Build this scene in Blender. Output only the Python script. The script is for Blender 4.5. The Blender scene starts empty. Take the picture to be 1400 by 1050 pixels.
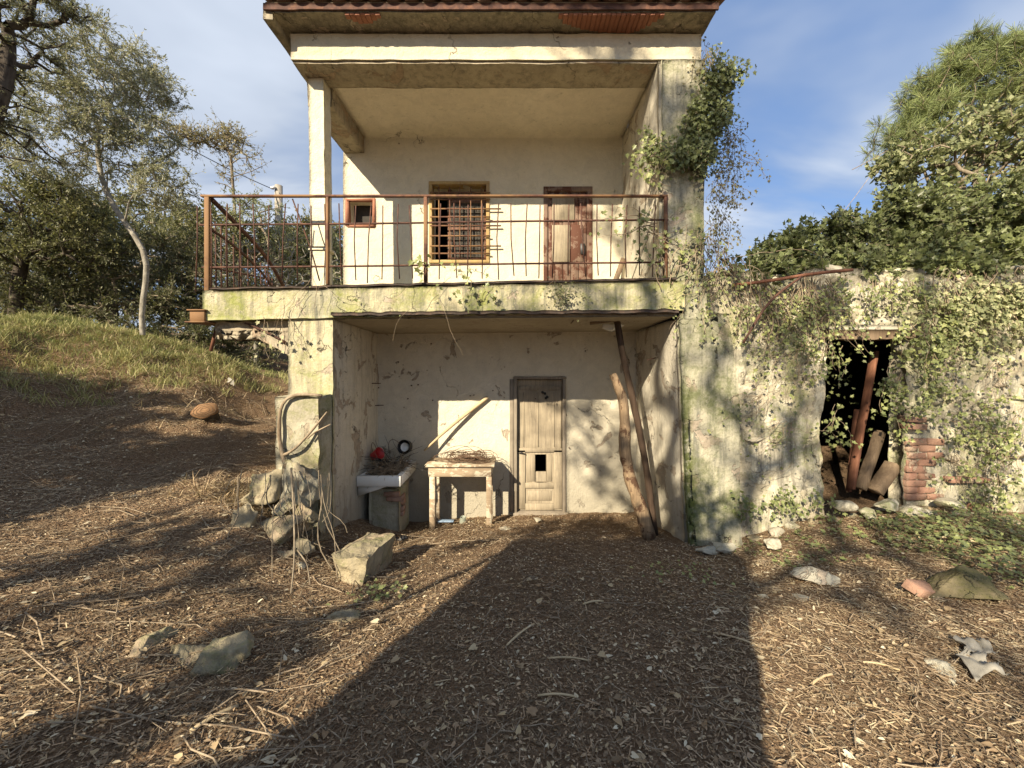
import bpy, math, random
import numpy as np
from mathutils import Vector, Matrix
S = bpy.context.scene
rad = math.radians
# ---------------------------------------------------------------- camera, world, sun, exposure
EYE, F = 2.2, 526.0
cd = bpy.data.cameras.new('camera'); cam = bpy.data.objects.new('camera', cd)
S.collection.objects.link(cam); S.camera = cam
cam.location = (0, 0, EYE); cam.rotation_euler = (rad(90), 0, 0)
cd.sensor_width = 36; cd.lens = F/1400*36; cd.shift_y = -25/1400
cd.clip_start = 0.05; cd.clip_end = 3000
SUNDIR = Vector((0.865, 1.44, -1.0)).normalized()
sun = bpy.data.lights.new('sun', 'SUN'); sun.energy = 4.3; sun.angle = rad(0.5); sun.color = (1.0, 0.87, 0.66)
so = bpy.data.objects.new('sun', sun); S.collection.objects.link(so)
so.rotation_euler = SUNDIR.to_track_quat('-Z', 'Y').to_euler(); so.location = (-8, -12, 12)
S.view_settings.view_transform = 'Standard'; S.view_settings.look = 'None'
S.view_settings.gamma = 1; S.view_settings.use_curve_mapping = False
S.view_settings.exposure = 1.3
W = bpy.data.worlds.new('World'); S.world = W; W.use_nodes = True

class NT:
    """small helper for node graphs"""
    def __init__(s, tree): s.t = tree; s.n = tree.nodes; s.l = tree.links
    def new(s, typ, **kw):
        n = s.n.new(typ)
        for k, v in kw.items(): setattr(n, k, v)
        return n
    def put(s, sock, v):
        if isinstance(v, bpy.types.NodeSocket): s.l.new(v, sock)
        elif v is not None:
            if sock.type == 'RGBA' and len(v) == 3: v = (*v, 1)
            sock.default_value = v
    def coord(s, scale=(1,1,1), which='Object', rot=(0,0,0)):
        if not hasattr(s, 'tc'): s.tc = s.new('ShaderNodeTexCoord')
        m = s.new('ShaderNodeMapping'); s.put(m.inputs['Vector'], s.tc.outputs[which])
        m.inputs['Scale'].default_value = scale; m.inputs['Rotation'].default_value = rot
        return m.outputs[0]
    def noise(s, scale, detail=4, rough=.55, dist=0., vec=None):
        n = s.new('ShaderNodeTexNoise'); s.put(n.inputs['Vector'], vec or s.coord())
        n.inputs['Scale'].default_value = scale; n.inputs['Detail'].default_value = detail
        n.inputs['Roughness'].default_value = rough; n.inputs['Distortion'].default_value = dist
        return n.outputs[0]
    def vor(s, scale, feature='F1', vec=None, out=0):
        n = s.new('ShaderNodeTexVoronoi', feature=feature); s.put(n.inputs['Vector'], vec or s.coord())
        n.inputs['Scale'].default_value = scale; return n.outputs[out]
    def ramp(s, fac, stops):
        n = s.new('ShaderNodeValToRGB'); s.put(n.inputs[0], fac)
        e = n.color_ramp.elements
        while len(e) < len(stops): e.new(0.5)
        for i, (p, c) in enumerate(stops):
            e[i].position = p; e[i].color = (*c, 1) if not isinstance(c, (int, float)) else (c, c, c, 1)
        return n.outputs[0]
    def step(s, fac, a, b):
        n = s.new('ShaderNodeMapRange'); s.put(n.inputs[0], fac); n.inputs[1].default_value = a; n.inputs[2].default_value = b
        return n.outputs[0]
    def mix(s, fac, a, b, mode='MIX'):
        n = s.new('ShaderNodeMix', data_type='RGBA', blend_type=mode)
        s.put(n.inputs[0], fac); s.put(n.inputs[6], a); s.put(n.inputs[7], b); return n.outputs[2]
    def math(s, op, a, b=None, c=None):
        n = s.new('ShaderNodeMath', operation=op); s.put(n.inputs[0], a)
        if b is not None: s.put(n.inputs[1], b)
        if c is not None: s.put(n.inputs[2], c)
        n.use_clamp = False; return n.outputs[0]
    def xyz(s, vec=None):
        n = s.new('ShaderNodeSeparateXYZ'); s.put(n.inputs[0], vec or s.coord()); return n.outputs
    def bump(s, h, strength=.5, dist=.02, normal=None):
        n = s.new('ShaderNodeBump'); s.put(n.inputs['Height'], h)
        n.inputs['Strength'].default_value = strength; n.inputs['Distance'].default_value = dist
        if normal: s.put(n.inputs['Normal'], normal)
        return n.outputs[0]

w = NT(W.node_tree)
bg = w.n['Background']
sky = w.new('ShaderNodeTexSky', sky_type='NISHITA'); sky.sun_disc = False
sky.sun_elevation = rad(31); sky.sun_rotation = rad(211); sky.altitude = 300
sky.air_density = 1.0; sky.dust_density = 0.6; sky.ozone_density = 1.6
ge = w.new('ShaderNodeNewGeometry')
tcw = w.new('ShaderNodeTexCoord')
sx = w.xyz(tcw.outputs['Generated'])
den = w.math('MAXIMUM', w.math('ADD', sx[2], .12), .05)
cmb = w.new('ShaderNodeCombineXYZ')
w.put(cmb.inputs[0], w.math('DIVIDE', sx[0], den)); w.put(cmb.inputs[1], w.math('DIVIDE', sx[1], den))
mp = w.new('ShaderNodeMapping'); w.put(mp.inputs[0], cmb.outputs[0])
mp.inputs['Rotation'].default_value = (0, 0, rad(35)); mp.inputs['Scale'].default_value = (.55, 1.15, 1)
cn = w.noise(1.15, 5, .5, .35, mp.outputs[0])
cn2 = w.noise(.5, 2, .5, .0, mp.outputs[0])
cl = w.math('MULTIPLY', w.step(w.math('ADD', w.math('MULTIPLY', cn, .65), w.math('MULTIPLY', cn2, .35)), .42, .57), .9)
ccol = w.mix(w.step(cn, .45, .75), (1.6, 1.85, 2.25), (3.2, 3.45, 3.85))
skc = w.mix(.72, sky.outputs[0], (.50, .90, 1.85))
w.put(bg.inputs[0], w.mix(cl, skc, ccol)); bg.inputs[1].default_value = 0.12

# ---------------------------------------------------------------- helpers
rng = np.random.default_rng(7); random.seed(7)
COL = bpy.data.collections.new('scene'); S.collection.children.link(COL)
def hsh(i, j, k, s=0):
    n = (i.astype(np.int64)*374761393 + j.astype(np.int64)*668265263 + k.astype(np.int64)*2147483647 + s*1274126177) & 0xffffffff
    n = ((n ^ (n >> 13))*1274126177) & 0xffffffff
    n = ((n ^ (n >> 15))*2246822519) & 0xffffffff
    return ((n ^ (n >> 16)) & 0xffffff)/float(0xffffff)*2-1
def vnoise(p, s=0):
    p = np.asarray(p, float); b = np.floor(p).astype(np.int64); f = p-b; f = f*f*(3-2*f)
    r = 0
    for dx in (0, 1):
        for dy in (0, 1):
            for dz in (0, 1):
                wt = (f[:, 0] if dx else 1-f[:, 0])*(f[:, 1] if dy else 1-f[:, 1])*(f[:, 2] if dz else 1-f[:, 2])
                r = r+wt*hsh(b[:, 0]+dx, b[:, 1]+dy, b[:, 2]+dz, s)
    return r
def fbm(p, freq=1., octv=4, s=0):
    p = np.asarray(p, float); r = 0; a = 1.
    for o in range(octv):
        r = r+a*vnoise(p*freq, s+o*17); freq *= 2.03; a *= .5
    return r/1.6
def P(px, py, Y): return np.array([(px-700)/F*Y, Y, EYE-(py-500)/F*Y])

def mesh(name, V, Fs, m, parent=None, tone=None, smooth=False):
    """V: (n,3); Fs: one array (m,k) or a list of such arrays"""
    V = np.asarray(V, np.float32)
    if isinstance(Fs, np.ndarray): Fs = [Fs]
    Fs = [np.asarray(f, np.int32) for f in Fs if len(f)]
    me = bpy.data.meshes.new(name)
    me.vertices.add(len(V)); me.vertices.foreach_set('co', V.ravel())
    nl = sum(f.size for f in Fs); npoly = sum(len(f) for f in Fs)
    me.loops.add(nl); me.polygons.add(npoly)
    me.loops.foreach_set('vertex_index', np.concatenate([f.ravel() for f in Fs]))
    tot = np.concatenate([np.full(len(f), f.shape[1]) for f in Fs])
    st = np.concatenate([[0], np.cumsum(tot)[:-1]])
    me.polygons.foreach_set('loop_start', st.astype(np.int32))
    me.polygons.foreach_set('loop_total', tot.astype(np.int32))
    me.update(calc_edges=True)
    if smooth: me.polygons.foreach_set('use_smooth', np.ones(npoly, bool))
    if tone is not None:
        a = me.attributes.new('tone', 'FLOAT', 'FACE'); a.data.foreach_set('value', np.asarray(tone, np.float32))
    if m: me.materials.append(m)
    o = bpy.data.objects.new(name, me); COL.objects.link(o)
    if parent: o.parent = parent
    return o
def tag(o, label=None, cat=None, group=None, kind=None):
    if label: o['label'] = label
    if cat: o['category'] = cat
    if group: o['group'] = group
    if kind: o['kind'] = kind
    return o
def empty(name, label, cat, loc=(0, 0, 0), group=None):
    o = bpy.data.objects.new(name, None); COL.objects.link(o); o.empty_display_size = .1
    o.location = loc; tag(o, label, cat, group); o['_loc'] = 0
    del o['_loc']; return o

def lines(a, b, res, extra=()):
    n = max(1, int(round((b-a)/res))); L = list(np.linspace(a, b, n+1))
    for e in extra:
        if a+1e-6 < e < b-1e-6:
            i = int(np.argmin([abs(l-e) for l in L]))
            if 0 < i < len(L)-1 and abs(L[i]-e) < res*.6: L[i] = e
            else: L.append(e)
    return np.array(sorted(L))
def jitter(V, amp=.006, f=6., s=0):
    d = np.stack([fbm(V, f, 3, s+1), fbm(V, f, 3, s+40), fbm(V, f, 3, s+80)], 1)
    return V+d*amp
def rbox(name, X, Y, Z, m, parent=None, res=.06, amp=.006, freq=6., holes=(), axis=1, warp=None, smooth=False, wres=None):
    """a box with gridded faces, openings cut through along one axis, uneven surface"""
    B = [X, Y, Z]; ua, va = [a for a in range(3) if a != axis]
    us = lines(*B[ua], res, [h for q in holes for h in q[:2]]); vs = lines(*B[va], res, [h for q in holes for h in q[2:]])
    ws = lines(*B[axis], wres or res)
    nu, nv, nw = len(us), len(vs), len(ws)
    uc = (us[1:]+us[:-1])/2; vc = (vs[1:]+vs[:-1])/2
    occ = np.ones((nu-1, nv-1), bool)
    for (a, b, c, d) in holes:
        occ &= ~(((uc > a) & (uc < b))[:, None] & ((vc > c) & (vc < d))[None, :])
    ID = lambda i, j, k: (i*nv+j)*nw+k
    ii, jj = np.nonzero(occ); faces = []
    for k, fl in ((0, False), (nw-1, True)):
        q = np.stack([ID(ii, jj, k), ID(ii+1, jj, k), ID(ii+1, jj+1, k), ID(ii, jj+1, k)], 1)
        faces.append(q[:, ::-1] if fl else q)
    pad = np.zeros((nu+1, nv+1), bool); pad[1:-1, 1:-1] = occ
    kk = np.arange(nw-1)
    for (du, dv) in ((1, 0), (-1, 0), (0, 1), (0, -1)):
        ed = occ & ~pad[1+du:nu+du, 1+dv:nv+dv]
        i, j = np.nonzero(ed)
        if not len(i): continue
        if du: a0, a1 = (i+(du > 0), j), (i+(du > 0), j+1)
        else: a0, a1 = (i, j+(dv > 0)), (i+1, j+(dv > 0))
        I0 = ID(a0[0][:, None], a0[1][:, None], kk[None]); I1 = ID(a1[0][:, None], a1[1][:, None], kk[None])
        q = np.stack([I0, I1, I1+1, I0+1], 2).reshape(-1, 4)
        if du < 0 or dv > 0: q = q[:, ::-1]
        faces.append(q)
    Fa = np.concatenate(faces)
    used, inv = np.unique(Fa, return_inverse=True); Fa = inv.reshape(Fa.shape)
    i = used//(nv*nw); j = (used//nw) % nv; k = used % nw
    V = np.zeros((len(used), 3)); V[:, ua] = us[i]; V[:, va] = vs[j]; V[:, axis] = ws[k]
    if amp: V = jitter(V, amp, freq)
    if warp: V = warp(V)
    if axis == 1: pass
    else: Fa = Fa[:, ::-1] if axis == 1 else Fa
    return mesh(name, V, Fa, m, parent, smooth=smooth)

def boxes(bl, rot=None):
    V = []; Fq = []
    for (x0, x1, y0, y1, z0, z1) in bl:
        n = len(V)*1
        V += [(x0, y0, z0), (x1, y0, z0), (x1, y1, z0), (x0, y1, z0), (x0, y0, z1), (x1, y0, z1), (x1, y1, z1), (x0, y1, z1)]
        Fq += [[n+a for a in f] for f in ((0, 3, 2, 1), (4, 5, 6, 7), (0, 1, 5, 4), (1, 2, 6, 5), (2, 3, 7, 6), (3, 0, 4, 7))]
    return np.array(V, float), np.array(Fq)
def bx(name, bl, m, parent=None, amp=0):
    if not isinstance(bl, list): bl = [bl]
    V, Fq = boxes(bl)
    if amp: V = jitter(V, amp, 9.)
    o = mesh(name, V, Fq, m, parent); bev(o, .003); return o
def bev(o, wd):
    b = o.modifiers.new('bevel', 'BEVEL'); b.width = wd; b.segments = 1; b.limit_method = 'ANGLE'
def frames(D):
    D = D/np.maximum(np.linalg.norm(D, axis=1, keepdims=True), 1e-9)
    up = np.where(np.abs(D[:, 2:3]) > .9, np.array([[1., 0, 0]]), np.array([[0, 0, 1.]]))
    A = np.cross(D, up); A /= np.maximum(np.linalg.norm(A, axis=1, keepdims=True), 1e-9)
    return D, A, np.cross(D, A)
def segs(P0, P1, R0, R1, k=5):
    """many cone segments at once"""
    P0 = np.asarray(P0, float); P1 = np.asarray(P1, float); n = len(P0)
    R0 = np.broadcast_to(np.asarray(R0, float), (n,)); R1 = np.broadcast_to(np.asarray(R1, float), (n,))
    _, A, B = frames(P1-P0); t = np.arange(k)/k*2*np.pi
    ring = A[:, None]*np.cos(t)[None, :, None]+B[:, None]*np.sin(t)[None, :, None]
    V = np.concatenate([P0[:, None]+ring*R0[:, None, None], P1[:, None]+ring*R1[:, None, None]], 1).reshape(-1, 3)
    a = np.arange(k); b = (a+1) % k
    f = np.stack([a, b, b+k, a+k], 1)[None]+(np.arange(n)*2*k)[:, None, None]
    return V, f.reshape(-1, 4)
def tube(pts, radii, k=8, cap=True, bumpy=0.):
    pts = np.asarray(pts, float); n = len(pts)
    radii = np.broadcast_to(np.asarray(radii, float), (n,))
    T = np.gradient(pts, axis=0); T, A, B = frames(T)
    for i in range(1, n):      # keep the frame from twisting
        a = A[i-1]-T[i]*np.dot(A[i-1], T[i]); a /= max(np.linalg.norm(a), 1e-9); A[i] = a; B[i] = np.cross(T[i], a)
    t = np.arange(k)/k*2*np.pi
    ring = A[:, None]*np.cos(t)[None, :, None]+B[:, None]*np.sin(t)[None, :, None]
    R = radii[:, None]*np.ones((1, k))
    if bumpy:
        q = (pts[:, None]+ring*radii[:, None, None]).reshape(-1, 3)
        R = R*(1+bumpy*fbm(q, 9., 3).reshape(n, k))
    V = (pts[:, None]+ring*R[:, :, None]).reshape(-1, 3)
    a = np.arange(k); b = (a+1) % k
    f = (np.stack([a, b, b+k, a+k], 1)[None]+(np.arange(n-1)*k)[:, None, None]).reshape(-1, 4)
    Fs = [f]
    if cap:
        Fs.append(np.array([a[::-1]])); Fs.append(np.array([a+(n-1)*k]))
    return V, Fs
def merge(parts):
    V = []; D = {}; o = 0
    for v, fs in parts:
        if isinstance(fs, np.ndarray): fs = [fs]
        for f in fs: D.setdefault(f.shape[1], []).append(f+o)
        V.append(v); o += len(v)
    return np.concatenate(V), [np.concatenate(x) for x in D.values()]
def smoothpath(pts, n):
    pts = np.asarray(pts, float); d = np.r_[0, np.cumsum(np.linalg.norm(np.diff(pts, axis=0), axis=1))]
    t = np.linspace(0, d[-1], n); q = np.stack([np.interp(t, d, pts[:, i]) for i in range(3)], 1)
    for _ in range(3):
        q[1:-1] = (q[:-2]+2*q[1:-1]+q[2:])/4
    return q
def bars(name, pairs, r, m, parent=None, k=6):
    parts = []
    for a, b in pairs: parts.append(tube([a, b], [r, r], k))
    V, Fs = merge(parts); return mesh(name, V, Fs, m, parent)
LEAF = np.array([[0, 0], [.3, .32], [.7, .26], [1, 0], [.7, -.26], [.3, -.32]])
IVY = np.array([[0, 0], [-.12, .34], [.22, .30], [.42, .52], [.55, .22], [1, 0], [.55, -.22], [.42, -.52], [.22, -.30], [-.12, -.34]])
HEART = np.array([[0.08, 0], [-.1, .25], [.15, .45], [.55, .33], [1, 0], [.55, -.33], [.15, -.45], [-.1, -.25]])
STRIP = np.array([[0, .5], [1, .5], [1, -.5], [0, -.5]])
def leaves(Pt, D, N, size, aspect=1., shape=LEAF, fold=.25):
    """flat or folded leaf polygons; D growth direction, N face normal (both roughly), size per leaf"""
    n = len(Pt); D = D/np.maximum(np.linalg.norm(D, axis=1, keepdims=True), 1e-9)
    N = N-D*np.sum(N*D, 1, keepdims=True); N /= np.maximum(np.linalg.norm(N, axis=1, keepdims=True), 1e-9)
    U = np.cross(N, D); size = np.broadcast_to(np.asarray(size, float), (n,))[:, None, None]
    k = len(shape); s = shape
    V = Pt[:, None]+size*(D[:, None]*s[None, :, 0:1]+U[:, None]*s[None, :, 1:2]*aspect+N[:, None]*(np.abs(s[None, :, 1:2])*aspect*fold-.15*fold*s[None, :, 0:1]**2))
    if len(shape) == 6: ft = [np.array([[0, 3, 2, 1], [0, 5, 4, 3]])]
    elif len(shape) == 4: ft = [np.array([[0, 1, 2, 3]])]
    else:
        h = k//2; tip = {10: 5, 8: 4}[k]
        ft = [np.array([[0]+list(range(1, tip+1))])[:, ::-1], np.array([[0]+list(range(tip, k))])[:, ::-1]]
    Fs = [(f[None]+(np.arange(n)*k)[:, None, None]).reshape(-1, f.shape[1]) for f in ft]
    if len(Fs) == 2 and Fs[0].shape[1] == Fs[1].shape[1]: Fs = [np.stack(Fs, 1).reshape(-1, Fs[0].shape[1])]
    return V.reshape(-1, 3), Fs
def ftone(t, Fs, n):
    """tone per face for leaves()"""
    per = sum(len(f) for f in Fs)//n
    return np.repeat(t, per) if len(Fs) == 1 else np.tile(t, per)
def rv(n): v = rng.normal(size=(n, 3)); return v/np.linalg.norm(v, axis=1, keepdims=True)

# ---------------------------------------------------------------- materials
def material(name, rough=.85, spec=.3):
    m = bpy.data.materials.new(name); m.use_nodes = True; t = NT(m.node_tree)
    t.b = t.n['Principled BSDF']; t.b.inputs['Roughness'].default_value = rough
    t.b.inputs['Specular IOR Level'].default_value = spec; t.m = m; return t
def fin(t, col, h=None, strength=.5, dist=.02, rough=None):
    t.put(t.b.inputs['Base Color'], col)
    if h is not None: t.put(t.b.inputs['Normal'], t.bump(h, strength, dist))
    if rough is not None: t.put(t.b.inputs['Roughness'], rough)
    return t.m
def plaster(name, c1, c2, grime=.5, moss=.0, crack=.3, stone=0., bare=(.30, .25, .19), bl=.6, lowz=None, gcol=(.16, .14, .11), mosscol=(.17, .19, .06)):
    t = material(name, .93, .15)
    big = t.noise(1.3, 5, .6, .3); fine = t.noise(38, 4, .7); mid = t.noise(6.5, 6, .65, .6)
    c = t.mix(t.step(big, .35, .65), c1, c2)
    c = t.mix(t.math('MULTIPLY', t.step(mid, .42, .62), .35), c, tuple(x*.72 for x in c2))
    # runs of dirt down the wall
    st = t.noise(2.2, 5, .7, .2, t.coord((5.5, 5.5, .55)))
    g = t.math('MULTIPLY', t.step(st, .66-.25*grime, .86-.22*grime), grime)
    c = t.mix(g, c, gcol)
    sp = t.step(t.noise(16, 5, .75, .4), .60, .74)
    c = t.mix(t.math('MULTIPLY', sp, .25+.5*grime), c, tuple(x*.6 for x in gcol))
    pit = t.step(t.noise(75, 3, .6), .64, .72)
    c = t.mix(t.math('MULTIPLY', pit, .25+.4*grime), c, tuple(x*.45 for x in c1))
    lt = t.step(t.noise(24, 5, .7, .2), .56, .68)
    c = t.mix(t.math('MULTIPLY', lt, .18+.3*grime), c, tuple(min(1, x*1.35) for x in c1))
    # missing plaster
    if bl > 0:
        pt = t.step(t.math('ADD', t.noise(2.6, 6, .62, .8), t.math('MULTIPLY', t.noise(21, 3, .6), .06)), .665-.12*bl, .675-.12*bl)
        rub = t.mix(t.step(t.noise(14, 4, .7), .35, .65), bare, tuple(x*1.5 for x in bare))
        c = t.mix(pt, c, rub)
    else: pt = None
    if lowz is not None:
        z = t.xyz()[2]
        wet = t.step(t.math('SUBTRACT', z, t.math('MULTIPLY', t.noise(3., 5, .7), .9)), lowz, lowz-.7)
        c = t.mix(t.math('MULTIPLY', wet, .75), c, (.27, .245, .19))
    if moss > 0:
        mm = t.step(t.math('ADD', t.math('MULTIPLY', t.noise(2.1, 6, .68, .5), .75), t.math('MULTIPLY', t.noise(30, 3, .7), .25)), .62-.22*moss, .76-.2*moss)
        c = t.mix(t.math('MULTIPLY', mm, .8), c, mosscol)
        ml = t.step(t.noise(60, 2, .6), .62, .7)
        c = t.mix(t.math('MULTIPLY', ml, .35*min(1, moss)), c, (.05, .06, .035))
    cr = None
    if crack > 0:
        wv = t.new('ShaderNodeVectorMath', operation='ADD')
        nz = t.new('ShaderNodeTexNoise'); nz.inputs['Scale'].default_value = 4; nz.inputs['Detail'].default_value = 5
        t.put(nz.inputs['Vector'], t.coord())
        sc = t.new('ShaderNodeVectorMath', operation='SCALE'); t.put(sc.inputs[0], nz.outputs['Color']); sc.inputs['Scale'].default_value = .8
        t.put(wv.inputs[0], t.coord()); t.put(wv.inputs[1], sc.outputs[0])
        v = t.vor(.75, 'DISTANCE_TO_EDGE', wv.outputs[0])
        cr = t.math('MULTIPLY', t.step(v, .006, .0), t.step(t.noise(1.7, 2), .62-.22*crack, .70-.2*crack))
        c = t.mix(t.math('MULTIPLY', cr, .85), c, (.06, .05, .04))
    h = t.math('ADD', t.math('MULTIPLY', mid, .8), t.math('MULTIPLY', fine, .35))
    if pt is not None: h = t.math('SUBTRACT', h, t.math('MULTIPLY', pt, .7))
    if cr is not None: h = t.math('SUBTRACT', h, t.math('MULTIPLY', cr, .8))
    return fin(t, c, h, .85, .03)
def wood(name, dark, light, axis=2, rough=.85, paint=None, pamt=.5):
    t = material(name, rough, .2)
    sc = [28, 28, 28]; sc[axis] = 1.6
    n = t.noise(1.0, 7, .7, 1.2, t.coord(tuple(sc))); b = t.noise(3, 4, .6)
    c = t.ramp(n, [(.28, dark), (.5, tuple((a+b_)/2 for a, b_ in zip(dark, light))), (.72, light)])
    c = t.mix(t.math('MULTIPLY', t.step(b, .45, .65), .45), c, tuple(x*.6 for x in dark))
    if paint:
        k = t.step(t.math('ADD', t.math('MULTIPLY', t.noise(5, 6, .7, .5), .7), t.math('MULTIPLY', n, .3)), .60-.22*pamt, .63-.22*pamt)
        c = t.mix(k, c, paint)
    return fin(t, c, n, .5, .006)
def metal_rust(name, c1=(.12, .055, .035), c2=(.22, .11, .06), c3=None):
    t = material(name, .8, .35); n = t.noise(14, 6, .7, .4); n2 = t.noise(2.5, 4, .6)
    c = t.ramp(n, [(.3, tuple(x*.5 for x in c1)), (.5, c1), (.7, c2)])
    if c3: c = t.mix(t.step(n2, .46, .56), c, c3)
    return fin(t, c, n, .4, .003)
def plain(name, c, rough=.7, var=.35, scale=9, spec=.3, bstr=.3):
    t = material(name, rough, spec); n = t.noise(scale, 5, .65)
    return fin(t, t.mix(n, tuple(x*(1-var) for x in c), tuple(min(1, x*(1+var)) for x in c)), n, bstr, .006)
def toned(name, stops, rough=.7, trans=0., spec=.25):
    """colour of each leaf or shred from its own tone value"""
    t = material(name, rough, spec); a = t.new('ShaderNodeAttribute', attribute_name='tone')
    c = t.ramp(a.outputs['Fac'], stops)
    c = t.mix(t.noise(40, 2), t.mix(.0, c, c), t.mix(.3, c, (.5, .45, .3)), 'MIX')
    t.put(t.b.inputs['Base Color'], c)
    if trans:
        tr = t.new('ShaderNodeBsdfTranslucent'); t.put(tr.inputs[0], t.mix(.35, c, (.45, .5, .1)))
        mx = t.new('ShaderNodeMixShader'); mx.inputs[0].default_value = trans
        out = t.n['Material Output']; t.l.new(t.b.outputs[0], mx.inputs[1]); t.l.new(tr.outputs[0], mx.inputs[2]); t.l.new(mx.outputs[0], out.inputs[0])
    return t.m
def bark(name, dark, light, scale=12):
    t = material(name, .95, .1); n = t.noise(scale, 6, .7, .6, t.coord((1, 1, .35)))
    c = t.ramp(n, [(.32, dark), (.68, light)])
    return fin(t, c, n, .8, .02)

M = {}
M['wall_in'] = plaster('wall_plaster_sheltered', (.60, .545, .42), (.66, .60, .47), grime=.28, bl=.10, crack=.3, lowz=.55)
M['wall_up'] = plaster('wall_plaster_upper', (.62, .56, .42), (.67, .61, .47), grime=.24, bl=.0, crack=.15)
M['side'] = plaster('side_wall_plaster', (.56, .51, .41), (.63, .58, .46), grime=.6, bl=.5, crack=.6, lowz=.6)
M['pier'] = plaster('pier_plaster', (.52, .47, .31), (.44, .40, .27), grime=.8, moss=.50, crack=.4, bl=.1, mosscol=(.26, .28, .10))
M['pier_r'] = plaster('right_pier_render', (.36, .34, .25), (.50, .46, .34), grime=.85, moss=.85, crack=.4, bl=.4, mosscol=(.105, .12, .045), gcol=(.13, .13, .11))
M['slab'] = plaster('balcony_edge_concrete', (.52, .46, .29), (.36, .34, .25), grime=.95, moss=.72, crack=.95, bl=.12, mosscol=(.23, .25, .06), gcol=(.14, .14, .11))
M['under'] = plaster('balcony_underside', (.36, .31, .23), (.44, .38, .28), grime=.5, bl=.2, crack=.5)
M['beam'] = plaster('beam_paint', (.62, .55, .40), (.56, .50, .36), grime=.3, bl=.0, crack=.4)
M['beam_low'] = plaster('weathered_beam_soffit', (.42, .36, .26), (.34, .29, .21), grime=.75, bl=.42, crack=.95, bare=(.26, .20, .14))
M['ceil'] = plaster('ceiling_plaster', (.66, .58, .46), (.71, .63, .51), grime=.35, bl=.0, crack=.3)
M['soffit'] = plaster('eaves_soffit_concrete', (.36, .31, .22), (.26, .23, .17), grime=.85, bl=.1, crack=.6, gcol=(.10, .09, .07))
M['dark'] = plain('unlit_interior', (.05, .045, .04), .95)  # near black colour stands in for the shade inside rooms and small window
M['rubble'] = plaster('rubble_wall_render', (.64, .58, .44), (.46, .43, .33), grime=.95, moss=.52, crack=.3, bl=.75, bare=(.34, .30, .22), mosscol=(.20, .23, .07))
t_ = NT(M['pier_r'].node_tree); b_ = t_.n['Principled BSDF']; old = b_.inputs['Base Color'].links[0].from_socket
x_ = t_.xyz(t_.coord())
ed_ = t_.step(t_.math('ABSOLUTE', t_.math('SUBTRACT', t_.math('ADD', x_[0], t_.math('MULTIPLY', x_[2], .045)), t_.math('ADD', 1.93, t_.math('MULTIPLY', t_.noise(3, 4), .12)))), .10, .03)
ed_ = t_.math('MULTIPLY', ed_, t_.math('MULTIPLY', t_.step(x_[2], 2.6, 1.4), t_.step(t_.noise(11, 4, .7), .35, .5)))
t_.put(b_.inputs['Base Color'], t_.mix(t_.math('MULTIPLY', ed_, .9), old, (.07, .085, .02)))
M['buttress'] = plaster('buttress_concrete', (.46, .42, .31), (.34, .31, .23), grime=.45, moss=.55, crack=.5, bl=.4, bare=(.26, .22, .16), mosscol=(.19, .20, .07))
M['column'] = plaster('column_paint', (.68, .63, .47), (.62, .57, .42), grime=.25, bl=.0, moss=.15, crack=.3)
M['tile'] = plaster('clay_roof_tile', (.28, .165, .11), (.38, .27, .19), grime=.7, bl=.0, moss=.2, crack=0, mosscol=(.3, .28, .2))
M['terracotta'] = plaster('terracotta_board', (.30, .13, .08), (.36, .17, .11), grime=.3, bl=.0, crack=0)
M['brick'] = plaster('red_brick', (.32, .17, .12), (.40, .27, .19), grime=.5, bl=.7, crack=0, bare=(.3, .22, .16))
M['stone'] = plaster('pale_stone', (.38, .32, .21), (.27, .23, .15), grime=.75, bl=.6, moss=.45, crack=.2, bare=(.24, .19, .13))
M['stone_white'] = plaster('limestone', (.46, .43, .34), (.38, .35, .27), grime=.5, bl=.5, moss=.3, crack=.2)
M['stone_moss'] = plaster('mossy_stone', (.15, .13, .07), (.10, .09, .05), grime=.5, bl=.1, moss=.9, crack=.2, mosscol=(.10, .10, .025), bare=(.12, .10, .06))
M['grey_stone'] = plaster('wall_stone', (.37, .33, .25), (.42, .38, .29), grime=.5, bl=.3, moss=.4, crack=.2)
M['rust'] = metal_rust('rusty_iron', (.075, .035, .025), (.15, .07, .04)); M['drip'] = metal_rust('blackened_edge', (.045, .032, .025), (.10, .06, .04)); M['rail'] = metal_rust('rusty_rail', (.10, .045, .03), (.19, .09, .045), (.20, .11, .05))
M['door'] = wood('weathered_door_wood', (.20, .165, .12), (.44, .37, .26))
M['door_grey'] = wood('greyed_door_frame', (.17, .14, .11), (.34, .29, .22))
M['door_up'] = wood('flaking_brown_door', (.14, .09, .07), (.30, .21, .15), paint=(.10, .045, .03), pamt=.5)
M['ochre'] = wood('ochre_window_surround', (.36, .24, .10), (.50, .36, .16), paint=(.38, .27, .14), pamt=.4)
M['darkwood'] = wood('dark_oiled_pole', (.035, .022, .015), (.09, .06, .04))
M['log'] = wood('peeled_log', (.12, .08, .05), (.42, .30, .18), paint=(.09, .05, .03), pamt=.35)
M['redwood'] = wood('reddish_plank', (.13, .055, .035), (.26, .12, .07))
M['oldwood'] = wood('old_brown_beam', (.11, .075, .05), (.26, .19, .12))
M['table'] = wood('chalky_table_paint', (.24, .17, .11), (.44, .35, .24), axis=0, paint=(.52, .46, .34), pamt=.45)
M['stick'] = wood('pale_stick', (.42, .32, .18), (.62, .50, .32), axis=0)
M['ceramic'] = plain('stained_white_ceramic', (.74, .73, .68), .25, .12, 6, .5, .05)
M['redpaint'] = plain('red_painted_tin', (.45, .035, .03), .4, .3, 8, .5)
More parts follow.
